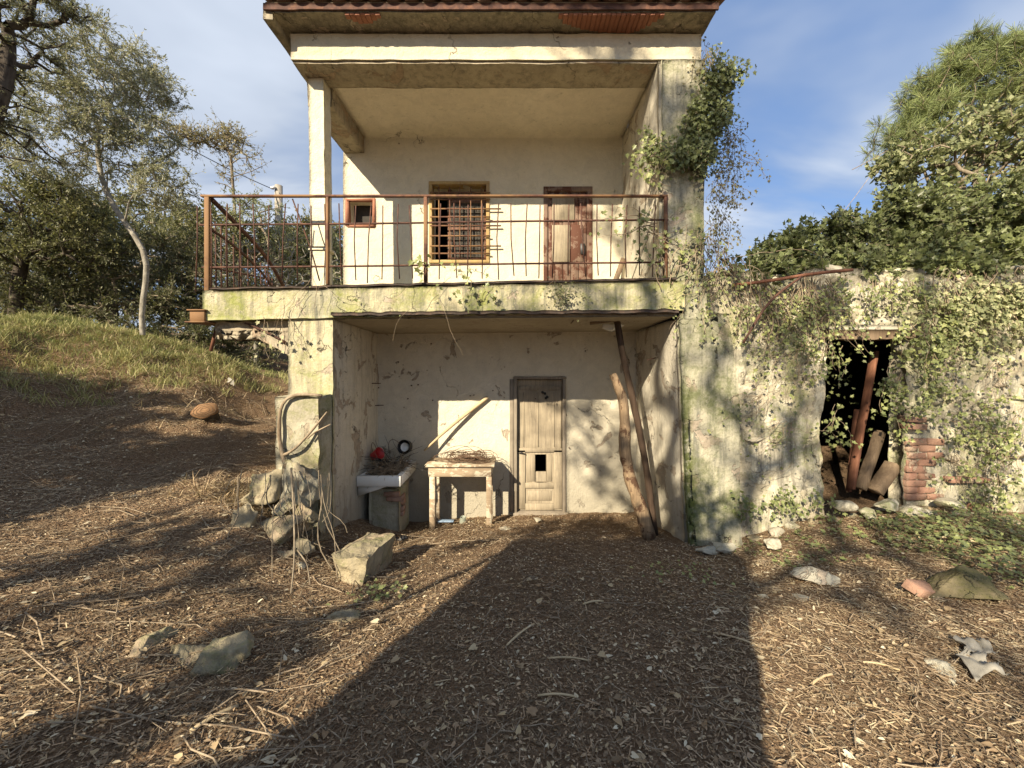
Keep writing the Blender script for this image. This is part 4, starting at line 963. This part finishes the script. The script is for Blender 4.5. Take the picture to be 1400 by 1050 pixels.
# bank: grass along its crest, straw hanging down its face
n = 90000; x = -11+8.2*rng.random(n); y = 4.5+5.5*rng.random(n); zz = ground_z(x, y, False)
crest = 2.15+.25*(-x-4)*.35; k_ = (zz > crest+.16*rng.normal(size=n)-.15); x, y = x[k_], y[k_]
blades(x, y, .10, .0035, M['grass'], 'bank_grass', 'short green grass on top of the left bank', tone=.25+.4*rng.random(len(x))+.35*fbm(np.stack([x, y, 0*x], 1), 1.4, 3))
n = 26000; x = -9+6.2*rng.random(n); y = 3.8+4.5*rng.random(n); zz = ground_z(x, y, False); k_ = (zz > 1.35) & (zz < 2.9) & (rng.random(n) < .25+.5*(zz > 1.9)+.4*fbm(np.stack([x, y, 0*x], 1), 1.1, 3))
blades(x[k_], y[k_], .20, .004, M['straw'], 'bank_straw', 'matted dry grass hanging down the face of the left bank', .7, down=np.array([.5, -.9, -.55]))
n = 500; x = 1.6+4.5*rng.random(n); y = 1.6+2.6*rng.random(n)
n = 420; tx = -10+6.5*rng.random(n); ty = 5.0+4*rng.random(n); m_ = 26
x = np.repeat(tx, m_)+.05*rng.normal(size=n*m_); y = np.repeat(ty, m_)+.05*rng.normal(size=n*m_); k_ = (ground_z(x, y, False) > 1.7)
blades(x[k_], y[k_], .20, .0045, M['grass'], 'grass_tufts', 'taller yellowish grass tufts standing on the left bank', .55, tone=.45+.55*rng.random(int(k_.sum())))
# ground ivy at the right, and weeds
def ivypatch(n, fx, label, name, size=.05, mat='leaf_ivy', hi=.09, t0=.2, t1=.6):
    x, y = fx(n); k = ~inhouse(x, y); x, y = x[k], y[k]; n = len(x); p = onground(x, y); p[:, 2] += hi*rng.random(n)
    V, Fs = leaves(p, rv(n)*[1, 1, .3]+[0, -.4, 0], np.array([[0, -.3, 1.]])+.45*rv(n), size*(.5+.8*rng.random(n)), .95, IVY, .25)
    tag(mesh(name, V, Fs, M[mat], tone=ftone(np.clip(t0+t1*rng.random(n), 0, 1), Fs, n)), label, kind='stuff')
ivypatch(4200, lambda n: (lambda a, b: (3.55+a*2.6, 2.1+b*1.9))(np.abs(rng.normal(size=n))*.7, rng.random(n)), 'dark ground ivy spreading at the right edge of the yard', 'ground_ivy', .042, hi=.16, t0=.0, t1=.85)
ivypatch(500, lambda n: (2.3+3*rng.random(n), 3.3+.9*rng.random(n)), 'thin green creeper under the rubble wall', 'ground_creeper', .04, hi=.05, t0=.3)
ivypatch(60, lambda n: (-1.05+.12*rng.normal(size=n), 3.0+.1*rng.normal(size=n)), 'small green weed in front of the stone block', 'green_weed', .035, t0=.7, t1=.3)
ivypatch(50, lambda n: (1.45+.2*rng.normal(size=n), 3.3+.2*rng.normal(size=n)), 'small green weeds in front of the right pier', 'green_weed', .03, t0=.7, t1=.3)

# ---------------------------------------------------------------- ivy and vines on the walls
def vine_walk(start, dirs, n, step, plane=1, wob=.35, push=.0):
    p = np.array(start, float); d = np.array(dirs, float); out = [p.copy()]
    for _ in range(n):
        r = rng.normal(size=3)*wob; r[plane] *= .25; d = d*.85+r*.6+np.array(dirs)*.15
        d /= np.linalg.norm(d)+1e-9; p = p+d*step; p[plane] = out[0][plane]+.03*math.sin(len(out))*.5+push*len(out)*step
        out.append(p.copy())
    return np.array(out)
def ivy(name, label, starts, nwalk, steps, step, r, leafn, size, m='leaf_ivy', t0=.25, t1=.6, front=.05, stem='vine', grp=None, leafkeep=1., wob=.35, cat='ivy'):
    e = empty(name, label, cat, group=grp); parts = []; nodes = []
    for (s_, d_) in starts:
        for _ in range(nwalk):
            q = vine_walk(np.array(s_)+rng.normal(size=3)*[.05, .01, .05], np.array(d_)+rng.normal(size=3)*[.35, .03, .3], steps+int(rng.integers(-steps//3, steps//3+1)), step, wob=wob)
            q[:, 1] -= np.abs(rng.normal())*front
            parts.append(tube(q, np.linspace(r, r*.35, len(q)), 5, cap=False)); nodes.append(q[len(q)//4:])
    V, Fs = merge(parts); tag(mesh('stem', V, Fs, M[stem], e), kind='stuff')
    Q = np.concatenate(nodes); ii = rng.integers(0, len(Q), leafn); p = Q[ii]+rng.normal(size=(leafn, 3))*[.05, .03, .05]; p[:, 1] -= .02
    V, Fs = leaves(p, np.array([[0, -.2, -.8]])+.8*rv(leafn), np.array([[-.1, -1, .35]])+.5*rv(leafn), size*(.5+.9*rng.random(leafn)), .95, IVY, .3)
    tag(mesh('foliage', V, Fs, M[m], e, tone=ftone(np.clip(t0+t1*rng.random(leafn), 0, 1), Fs, leafn)), kind='stuff'); return e
yA = YF-.03
W_ = lambda px, py, Y=yA: P(px, py, Y)
ivy('ivy', 'ivy with bare brown stems hanging from the crest left of the annex doorway', [(W_(1090, 385), (.3, 0, -1)), (W_(1120, 390), (.25, 0, -1)), (W_(1060, 400), (.4, 0, -.9)), (W_(1040, 380), (.5, 0, -.9)), (W_(1105, 380), (0, 0, -1))], 12, 14, .06, .005, 900, .034, t0=.35, t1=.65)
ivy('ivy', 'leafy ivy growing down over the right jamb of the black doorway', [(W_(1240, 440), (0.1, 0, -1)), (W_(1232, 500), (.05, 0, -1)), (W_(1262, 430), (.2, 0, -1)), (W_(1280, 400), (.0, 0, -1))], 5, 12, .055, .005, 1100, .040, t0=.4, t1=.6)
ivy('ivy', 'ivy clumps and curling stems on the pale right end of the rubble wall', [(W_(1340, 560), (.2, 0, -.6)), (W_(1360, 600), (-.6, 0, -.2)), (W_(1400, 560), (-.4, 0, -.8)), (W_(1350, 640), (.1, 0, -.6)), (W_(1300, 570), (.7, 0, -.2))], 7, 13, .05, .003, 650, .042, t0=.35, t1=.6)
ivy('ivy', 'thick yellow green ivy hanging at the upper right of the rubble wall', [(W_(x_, 375), (.05, 0, -1)) for x_ in (1290, 1320, 1350, 1380, 1410, 1440)], 9, 13, .06, .005, 2500, .042, 'leaf_pale', .2, .8)
ivy('ivy', 'thin ivy spreading over the masonry above the doorway lintel', [(W_(x_, 385), (.2*(i-1.5), 0, -1)) for i, x_ in enumerate((1150, 1180, 1215, 1245))], 6, 5, .06, .004, 500, .034, t0=.3, t1=.7)
ivy('ivy', 'bare trailing ivy stems at the junction of house and annex', [(W_(985, 345), (.1, 0, -1)), (W_(1000, 360), (.35, 0, -.9)), (W_(960, 330), (.15, 0, -1))], 16, 16, .055, .004, 420, .034, t0=.4, t1=.6)
ivy('ivy', 'few green leaves on stems along the base of the rubble wall', [(W_(x_, 700), (.2, 0, .6)) for x_ in (1010, 1060, 1110, 1330)], 5, 5, .05, .003, 350, .04, t0=.2, t1=.6)
ivy('ivy', 'ivy leaves trailing into the left side of the black doorway', [(W_(1140, 560), (.05, 0, -1)), (W_(1135, 480), (.15, 0, -.8))], 4, 8, .05, .003, 90, .045, t0=.5, t1=.5)
ivy('ivy', 'web of thin dry creeper stems clinging all over the rubble wall', [(W_(x_, y_), (rng.normal()*.6, 0, -.8)) for x_, y_ in [(1020, 420), (1060, 450), (1090, 480), (1040, 540), (1080, 580), (1290, 480), (1330, 450), (1370, 500), (1300, 620), (1350, 680), (1380, 620), (1110, 400), (1280, 400)]], 12, 13, .045, .0028, 500, .032, t0=.4, t1=.6, wob=.7, front=.02)
# on the right corner of the house
Hx = lambda px, py, Y=YF-.06: P(px, py, Y)
ivy('ivy', 'green ivy climbing the upper right corner of the house', [(Hx(x_, y_), (.05, 0, 1)) for x_, y_ in ((950, 235), (962, 225), (940, 228), (958, 200), (968, 190), (952, 180), (962, 160), (975, 150), (966, 130), (978, 170), (930, 225), (985, 130))], 7, 5, .05, .005, 4200, .038, t0=.1, t1=.65, front=.06, wob=.3)
ivy('ivy', 'dry brown ivy tangle hanging off the right corner of the house below the green leaves', [(Hx(x_, y_, 4.36), (.0, 0, -1)) for x_, y_ in ((966, 75), (970, 95), (955, 90), (975, 120), (985, 175), (992, 190), (980, 215), (990, 240), (975, 260), (985, 290), (970, 310), (996, 215))], 13, 8, .045, .003, 1500, .028, 'leaf_tan', .0, .55, front=.10, wob=.55)
ivy('ivy', 'sprig of ivy crossing the inner edge of the upper right pier', [(Hx(910, 240), (-.5, 0, .4)), (Hx(905, 200), (-.4, 0, .1)), (Hx(900, 230), (.3, 0, .4))], 6, 7, .05, .004, 420, .045, t0=.35, t1=.65, front=.05)
ivy('ivy', 'ivy with twisted stems wound round the right end of the railing', [(Hx(905, 385), (.0, 0, 1)), (Hx(915, 380), (.05, 0, 1)), (Hx(900, 300), (-.9, 0, .1)), (Hx(888, 320), (.6, 0, -.4))], 4, 11, .05, .006, 170, .045, t0=.35, t1=.6)
ivy('vine', 'thin creeper drooping over the middle of the balcony edge', [(Hx(650, 385, YF-.12), (.1, 0, -1)), (Hx(640, 382, YF-.12), (-1, 0, .25)), (Hx(665, 395, YF-.12), (.2, 0, -1))], 3, 6, .04, .003, 48, .045, t0=.5, t1=.5)
ivy('vine', 'small dark fern like creeper on the balcony edge above the door', [(Hx(768, 392, YF-.1), (.05, 0, -.5)), (Hx(770, 415, YF-.1), (-.5, 0, .1))], 5, 5, .03, .003, 200, .022, 'leaf_dark', .3, .5)
ivy('vine', 'bare vine stems running down the left pier from the railing', [(Hx(430, 385, YF-.12), (-.1, 0, -1)), (Hx(448, 385, YF-.12), (.1, 0, -1)), (Hx(415, 400, YF-.1), (-.2, 0, -1)), (Hx(590, 385, YF-.12), (.2, 0, -1))], 2, 12, .05, .0025, 5, .035, t0=.6, t1=.3, wob=.25)
ivy('vine', 'thin vine with two leaves on the underside of the left balcony end', [(Hx(365, 425, YF-.06), (.05, 0, -1)), (Hx(395, 430, YF-.08), (-.1, 0, -1))], 2, 11, .04, .004, 16, .05, 'leaf_pale', .7, .3)
ivy('vine', 'sprig of green leaves at the second railing post', [(Hx(583, 375, YF-.1), (-.1, 0, .6))], 4, 5, .04, .003, 14, .065, t0=.6, t1=.4)
# roots and stems over the buttress
def rootpath(pts, r0, r1): return tube(smoothpath([P(*p) for p in pts], 16), np.linspace(r0, r1, 16), 8, bumpy=.25)
V, Fs = merge([rootpath([(440, 541, 3.93), (415, 538, 3.93), (392, 540, 3.93), (383, 552, 3.93), (381, 600, 3.93), (386, 625, 3.93), (392, 640, 3.9)], .014, .020),
  rootpath([(447, 563, 3.93), (430, 585, 3.92), (412, 605, 3.9), (398, 618, 3.9), (388, 622, 3.92)], .008, .016), rootpath([(452, 580, 3.93), (432, 590, 3.92), (420, 600, 3.9)], .005, .008)])
rt = empty('ivy_root', 'thick hairy ivy stem bent over the top left corner of the buttress', 'root'); mesh('root', V, Fs, M['vine'], rt)
parts = []
for _ in range(24):
    px = 395+40*rng.normal(); px = min(max(px, 300), 450); py0 = 640+20*rng.random(); L = 40+120*rng.random(); Y0 = 3.75+.1*rng.normal(); pts = []
    for j in range(6):
        tt = j/5; pts.append((px+26*rng.normal()*tt+(px-400)*.35*tt, py0+L*tt, Y0-.42*tt*L/150+.05*rng.normal()))
    parts.append(tube(smoothpath([P(*p) for p in pts], 9), rng.uniform(.0018, .006), 5, cap=False))
parts.append(rootpath([(398, 640, 3.75), (402, 700, 3.4), (403, 770, 3.1), (395, 832, 2.9)], .009, .006))
parts.append(rootpath([(374, 690, 3.4), (372, 740, 3.2), (372, 790, 3.0)], .004, .003)); parts.append(rootpath([(405, 750, 3.2), (420, 770, 3.1), (424, 800, 3.0)], .006, .004))
V, Fs = merge(parts); tag(mesh('hanging_roots', V, Fs, M['bark_mid']), 'tangle of dry roots and stems hanging over the rubble stack', 'roots', kind='stuff')
x = np.clip(-2.35+.45*rng.normal(size=2600), -3.4, -2.0); y = 3.75+.35*rng.random(2600)
blades(x, y, .16, .004, M['straw'], 'stack_straw', 'dry grass covering the earth around the rubble stack', .9, down=np.array([.1, -.6, -.4]))

# ---------------------------------------------------------------- trees
def tree(name, label, base, blobs, ntarget=200, nleaf=9000, lsize=.06, lm='leaf_olive', bm='bark_pale', r0=.10, trunk=None, laspect=.55, bias=.3, t0=.15, t1=.75, spread=.13, cat='tree', grp=None, needles=False, lshape=LEAF, tipr=.0035, darkin=0, down=0., leafy=None, toward=None):
    """trunk and limbs grown to reach points inside the blobs (centre, radii, weight)"""
    e = empty(name, label, cat, group=grp)
    nodes = [np.array(p, float) for p in (smoothpath(trunk, 14) if trunk is not None else [base])]; par = [-1]+list(range(len(nodes)-1))
    wts = np.array([b[2] for b in blobs]); wts = wts/wts.sum(); T = []
    for _ in range(ntarget):
        b = blobs[rng.choice(len(blobs), p=wts)]; T.append(np.array(b[0])+rv(1)[0]*rng.random()**(1/2.6)*np.array(b[1]))
    T = np.array(T); b0 = np.array(nodes[-1]); T = T[np.argsort(np.linalg.norm(T-b0, axis=1))]
    dist = [0.]; 
    for i in range(1, len(nodes)): dist.append(dist[-1]+np.linalg.norm(nodes[i]-nodes[i-1]))
    for t_ in T:
        Nn = np.array(nodes); d = np.linalg.norm(Nn-t_, axis=1); c = d+bias*np.array(dist); c[:max(0, min(6, len(nodes)-8))] += .5
        j = int(np.argmin(c)); L = d[j]; m_ = max(1, int(L/.22)); prev = j
        bend = rv(1)[0]*L*.10+np.array([0, 0, .06*L-down*L])
        for s_ in range(1, m_+1):
            f_ = s_/m_; q = Nn[j]*(1-f_)+t_*f_+bend*math.sin(f_*math.pi)+(rv(1)[0]*.025 if s_ < m_ else 0)
            nodes.append(q); par.append(prev); dist.append(dist[prev]+np.linalg.norm(q-nodes[prev])); prev = len(nodes)-1
    N_ = np.array(nodes); n = len(N_); par = np.array(par); cnt = np.zeros(n); kids = np.bincount(par[1:], minlength=n)
    cnt[kids == 0] = 1
    for i in range(n-1, 0, -1): cnt[par[i]] += cnt[i]
    R = tipr+(r0-tipr)*(cnt/cnt[0])**.55
    i = np.arange(1, n); V, Fq = segs(N_[par[i]], N_[i], np.minimum(R[par[i]], R[i]*1.5), R[i], 6)
    big = R[i] > r0*.35; fb = np.repeat(big, 6)
    if fb.any(): mesh('trunk', V, Fq[fb], M[bm], e, smooth=True)
    if (~fb).any(): tag(mesh('limbs', V, Fq[~fb], M[bm], e, smooth=True), kind='stuff')
    # fine twigs and leaves around thin nodes
    thin = np.nonzero(cnt <= 6)[0]; 
    if nleaf:
        nt = max(40, nleaf//9); a = N_[thin[rng.integers(0, len(thin), nt)]]; d = rv(nt)+[0, 0, .15-down]; d /= np.linalg.norm(d, axis=1, keepdims=True)
        L = spread*(.6+1.2*rng.random(nt)); b = a+d*L[:, None]; V, Fq = segs(a, b, tipr*.7, tipr*.3, 3); tag(mesh('twigs', V, Fq, M[bm], e), kind='stuff')
        ii = rng.integers(0, nt, nleaf); f_ = rng.random(nleaf)[:, None]; p = a[ii]*(1-f_)+b[ii]*f_+rv(nleaf)*.02
        D = d[ii]+.8*rv(nleaf); Nrm = rv(nleaf)+[0, -.3, .5]
        sz = lsize*(.6+.8*rng.random(nleaf)); clump = fbm(p, 1.6, 2, 3)*.35
        tn = np.clip(t0+t1*rng.random(nleaf)+clump, 0, 1)
        if needles: V, Fs = leaves(p, d[ii]+.35*rv(nleaf), Nrm, sz, .035, STRIP, 0)
        else: V, Fs = leaves(p, D, Nrm, sz, laspect, lshape, .25)
        tag(mesh('crown', V, Fs, M[lm], e, tone=ftone(tn, Fs, nleaf)), kind='stuff')
    return e
def blob(px, py, Y, rx, ry, rd=None, w_=1.): s = Y/F; return (P(px, py, Y), (rx*s, rd if rd is not None else (rx+ry)/2*s, ry*s), w_)
# silver tree on the bank
tree('silver_tree', 'tall silvery leaved tree with pale bent trunk on the left bank', None,
     [blob(150, 90, 7.6, 68, 50, .8, 2), blob(200, 120, 7.6, 40, 42, .7, 1.2), blob(110, 150, 7.7, 60, 50, .8, 1.4), blob(180, 190, 7.5, 62, 42, .8, 1.3), blob(225, 255, 7.4, 38, 34, .6, .8), blob(60, 190, 7.8, 50, 50, .8, .8), blob(150, 245, 7.7, 50, 30, .6, .5)],
     520, 44000, .050, 'leaf_olive', 'bark_pale', .046, [P(195, 458, 7.5), P(188, 415, 7.5), P(207, 375, 7.5), P(208, 345, 7.5), P(180, 318, 7.5), P(150, 280, 7.55), P(130, 225, 7.55), P(135, 170, 7.6)], .45, .25, .1, .8, .17)
tree('silver_tree', 'silvery tree with thick dark leaning limb at the left edge', None,
     [blob(20, 15, 6.2, 60, 32, .7, 1.4), blob(-30, 120, 6.3, 60, 70, .8, 1.), blob(85, 8, 6.4, 25, 14, .4, .5), blob(20, 190, 6.5, 35, 40, .6, .7), blob(40, 75, 6.5, 30, 40, .6, .7)],
     220, 15000, .046, 'leaf_olive', 'bark_dark', .13, [P(-150, 420, 6.4), P(-60, 260, 6.3), P(-8, 160, 6.2), P(15, 108, 6.2), P(12, 60, 6.2)], .45, .3, .1, .8, .16)
tree('evergreen_tree', 'dense dark evergreen with yellowish sunlit top at the left edge', None,
     [blob(45, 300, 8.6, 95, 62, 1.1, 2), blob(-40, 330, 8.4, 80, 90, 1, 1), blob(100, 330, 8.8, 60, 50, 1, 1.2), blob(60, 255, 8.8, 60, 28, .8, 1)],
     260, 38000, .060, 'leaf_dark', 'bark_dark', .12, [P(20, 440, 8.7), P(25, 380, 8.7), P(40, 320, 8.7)], .5, .3, .25, .75, .22)
tree('evergreen_tree', 'dark evergreen thicket filling the hollow under the silver trees', None,
     [blob(60, 405, 9.4, 110, 45, 1.2, 2), blob(170, 390, 9.8, 90, 60, 1, 2), blob(260, 410, 10.2, 70, 55, 1, 1.6), blob(120, 340, 10.2, 70, 50, 1, 1.1), blob(225, 350, 10.4, 60, 45, 1, 1.1), blob(330, 430, 10.8, 60, 35, 1, 1.), blob(100, 440, 9.2, 110, 22, .8, 1.6), blob(235, 462, 9.3, 90, 22, .8, 1.6), blob(340, 480, 9.6, 60, 25, .8, 1.)],
     340, 60000, .068, 'leaf_dark', 'bark_mid', .12, [P(150, 470, 9.6), P(155, 430, 9.6), P(150, 390, 9.7)], .5, .2, .0, .7, .28)
tree('olive_tree', 'olive green trees closing the hollow behind the bank left of the house', None,
     [blob(300, 330, 12, 70, 32, 1.2, 1.5), blob(380, 340, 12.5, 60, 40, 1.2, 1.5), blob(450, 345, 12, 45, 45, 1, 1.2), blob(250, 340, 11.5, 50, 35, 1, 1), blob(340, 400, 11.5, 110, 45, 1, 1.6), blob(230, 290, 12, 50, 25, 1, .6), blob(370, 460, 11, 70, 40, 1, 1), blob(20, 370, 12.5, 120, 90, 1.2, 1.4), blob(150, 330, 13, 120, 60, 1.2, 1.2), blob(120, 405, 11, 130, 28, .8, 2.4), blob(270, 415, 11, 100, 30, .8, 2.), blob(20, 415, 10.5, 90, 24, .8, 1.6)],
     340, 62000, .095, 'leaf_dark', 'bark_mid', .12, [P(330, 470, 11.8), P(335, 430, 11.9), P(340, 390, 12)], .5, .25, .25, .75, .28)
tree('bare_shrub', 'pale bare branched shrub behind the left end of the balcony railing', None,
     [blob(310, 370, 9.8, 34, 55, .6, 1.4), blob(360, 350, 9.8, 38, 50, .6, 1.3), blob(400, 350, 9.8, 26, 50, .6, 1.), blob(455, 375, 9.6, 20, 40, .5, .6)],
     330, 2400, .05, 'leaf_pale', 'bark_pale', .05, [P(350, 520, 9.5), P(350, 480, 9.6), P(350, 440, 9.7)], .45, .2, .2, .7, .14, tipr=.006)
tree('yellow_shrub', 'yellow green shrub behind the railing beside the porch column', None,
     [blob(398, 345, 11.2, 34, 34, .7, 1.2), blob(345, 290, 11.6, 40, 24, .7, 1.), blob(455, 350, 11, 22, 50, .5, .9), blob(400, 385, 10.8, 50, 24, .5, .9)],
     120, 9000, .065, 'leaf_pale', 'bark_mid', .06, [P(390, 440, 11), P(395, 400, 11.1)], .5, .2, .0, .8, .22)
tree('small_tree', 'slender tree with small tan crown above the railing corner', None,
     [blob(313, 190, 13.5, 27, 19, .6, 1.6), blob(262, 190, 13.2, 26, 9, .4, .9), blob(235, 176, 13, 18, 9, .4, .5), blob(345, 220, 13.5, 12, 26, .4, .15), blob(312, 235, 13.5, 26, 26, .4, .15)],
     190, 5200, .075, 'leaf_tan', 'bark_mid', .045, [P(322, 330, 13.5), P(321, 280, 13.5), P(318, 250, 13.5), P(316, 215, 13.5)], .5, .35, .2, .8, .38, tipr=.008)
# trees farther back on the hill
for i, (px, py, Y, lab) in enumerate([(20, 330, 17, 'far dark tree on the hillside at the left edge'), (140, 310, 18, 'far dark tree on the hillside behind the silver tree'), (260, 320, 19, 'far tree on the hillside left of the railing corner'), (420, 340, 19, 'far tree on the hillside seen through the railing')]):
    tree('hillside_tree', lab, None, [blob(px, py, Y, 80, 45-(10 if px > 200 else 0), 1.8, 1), blob(px+50, py+50, Y, 70, 40, 1.8, 1)], 90, 9000, .16, 'leaf_dark', 'bark_mid', .2, [P(px, py+130, Y), P(px, py+40, Y)], .5, .3, .2, .7, .5, grp='trees on the hillside behind the house', tipr=.01)
# right side, behind and above the annex
tree('ivy_thicket', 'dense green ivy thicket covering the top of the annex', None,
     [blob(1130, 335, 5.3, 55, 26, .5, 1.), blob(1210, 320, 5.5, 75, 42, .7, 1.8), blob(1300, 310, 5.5, 80, 52, .8, 2.2), blob(1380, 320, 5.4, 70, 50, .8, 1.8), blob(1060, 352, 5.0, 34, 14, .4, .5), blob(1240, 350, 5.0, 90, 20, .35, 1.2), blob(1370, 355, 4.8, 70, 25, .35, 1.), blob(1150, 368, 4.55, 60, 12, .25, .7), blob(1290, 372, 4.5, 80, 14, .25, 1.), blob(1040, 372, 4.5, 45, 14, .25, .5)],
     380, 42000, .055, 'leaf_ivy', 'bark_mid', .05, [P(1280, 395, 5.5), P(1280, 360, 5.5)], .95, .1, .1, .62, .17, 'ivy', lshape=IVY)
tree('creeper_clad_tree', 'tree smothered in pale yellow creeper above the ivy thicket', None,
     [blob(1270, 215, 6.6, 55, 42, .7, 1.3), blob(1330, 200, 6.6, 60, 50, .7, 1.6), blob(1385, 215, 6.4, 50, 55, .7, 1.3), blob(1230, 235, 6.6, 24, 32, .5, .7), blob(1300, 260, 6.3, 80, 24, .5, .8)],
     330, 8000, .058, 'leaf_pale', 'bark_mid', .07, [P(1330, 420, 6.6), P(1325, 330, 6.6), P(1320, 270, 6.6)], .95, .2, .0, .8, .16, lshape=HEART)
tree('pine_tree', 'light green pine top rising above the creeper at the right edge', None,
     [blob(1290, 118, 7.4, 38, 34, .7, 1.5), blob(1365, 100, 7.2, 52, 34, .8, 1.8), blob(1345, 150, 7.3, 60, 30, .7, 1.2), blob(1262, 160, 7.2, 24, 20, .5, .8), blob(1215, 190, 7.1, 22, 26, .4, .35), blob(1400, 170, 7.2, 40, 50, .7, .9), blob(1325, 65, 7.3, 16, 14, .4, .4), blob(1378, 62, 7.2, 16, 14, .4, .4), blob(1240, 205, 7.1, 30, 26, .5, .5)],
     480, 52000, .12, 'needle', 'bark_mid', .07, [P(1345, 420, 7.3), P(1340, 300, 7.3), P(1335, 200, 7.3)], .5, .3, .1, .8, .11, needles=True)
for i in range(1):
    V, Fs = merge([tube(smoothpath([P(1140, 305, 5.2), P(1165, 275, 5.3), P(1190, 240, 5.5)], 8), .004, 4), tube(smoothpath([P(1165, 232, 5.5), P(1185, 222, 5.6), P(1215, 205, 5.8)], 8), .005, 4)])
    tag(mesh('trailing_stem', V, Fs, M['vine']), 'thin bare stem sticking out left of the ivy thicket against the sky', 'stem')
# utility pole and its wire
up_ = empty('utility_pole', 'grey utility pole behind the balcony railing', 'pole')
V, Fs = tube([P(381, 500, 16), P(381, 254, 16)], .15, 10); mesh('post', V, Fs, M['pole'], up_)
V, Fs = tube([P(376, 256, 15.8), P(371, 257, 15.8)], .06, 8); mesh('insulator', V, Fs, M['ceramic'], up_)
t = np.linspace(0, 1, 30); a_, b_ = P(374, 259, 15.8), P(-60, 5, 9); cab = a_*(1-t[:, None])+b_*t[:, None]; cab[:, 2] -= 1.2*t*(1-t)
V, Fs = tube(cab, .016, 4); tag(mesh('overhead_cable', V, Fs, M['blackiron']), 'thin black cable running from the utility pole up to the left', 'cable')

# ---------------------------------------------------------------- behind the camera: unseen trees, added wall and bushes that shade the yard
def back(p, Y): t_ = (p[1]-Y)/1.44; return np.array([p[0]-.865*t_, Y, p[2]+1.0*t_])
wl = rbox('shade_wall', (-3.35, -.98), (-1.75, -1.35), (.2, 4.15), M['rubble'], None, .12, .03, 2., warp=lambda V: np.stack([V[:, 0]+.10*fbm(V, 1.2, 3, 6)+(.65-.54*np.clip((V[:, 2]-2.8)/1.4, 0, 1.3))*np.clip((-2.2-V[:, 0])/1.5, 0, 1), V[:, 1], V[:, 2]+(V[:, 2] > 3)*.25*fbm(V, 1., 3, 7)], 1))  # added occluder, left end slanted to fit the edge of the yard shadow
tag(wl, 'tall unseen wall added behind the viewer to shadow the yard', 'wall')
tree('shade_tree', 'half bare tree standing behind the viewer to the left', None,
     [((-4.6, -7.2, 9.6), (2.0, 1.0, 2.4), 1.6), ((-2.9, -7.2, 8.6), (1.6, 1.0, 2.0), .7), ((-4.2, -7.2, 12.4), (1.9, 1.0, 1.6), 1.), ((-1.9, -7., 10.6), (1.2, 1., 1.8), .35), ((-6.3, -7.2, 10.2), (.9, 1., 1.1), .8), ((-5.7, -7.2, 13.5), (1.4, 1., .9), 1.)],
     420, 7600, .11, 'leaf_olive', 'bark_mid', .17, [(-6.9, -7.2, .4), (-6.6, -7.2, 3), (-5.2, -7.2, 6.5)], .6, .3, .2, .7, .22)
tree('shade_bush', 'unseen evergreen bush left of the viewer, shaped to shade the bank', None,
     [((-7.3, -.8, 4.5), (.65, .6, 1.3), 1.3), ((-8.3, -.7, 4.6), (.8, .7, 1.4), 1.5), ((-9.4, -.7, 4.9), (.9, .7, 1.5), 1.5), ((-10.6, -.7, 5.1), (.9, .7, 1.5), 1.4), ((-11.8, -.4, 5.3), (.9, .8, 1.4), 1.)],
     260, 24000, .14, 'leaf_dark', 'bark_dark', .08, [(-8, .2, 1.8), (-8, .2, 2.6)], .6, .2, .1, .7, .25)  # crown blobs of this unseen bush are placed to shade the left bank

tree('shade_tree', 'thin young tree on the slope behind the viewer', None,
     [((-6.5, -3.2, 5.2), (.7, .7, 1.0), 1.)],
     70, 600, .11, 'leaf_olive', 'bark_mid', .11, [(-5.9, -3.0, 1.0), (-6.0, -3.0, 2.4), (-6.2, -3.1, 4.2)], .6, .3, .2, .7, .22)

tree('shade_shrub', 'unseen evergreen shrub added by the shading wall to soften its shadow edges', None,
     [((-3.5, -1.2, 2.6), (.45, .4, 1.0), 1.), ((-2.8, -1.2, 4.25), (.8, .4, .35), .6), ((-1.5, -1.2, 4.2), (.6, .4, .3), .4), ((-.95, -1.3, 2.6), (.12, .3, 1.2), .4)],
     140, 9000, .07, 'leaf_dark', 'bark_mid', .05, [(-3.4, -1.2, .9), (-3.4, -1.2, 1.6)], .6, .2, .2, .7, .2)  # added foliage, breaks up the hard shadow edge of the wall
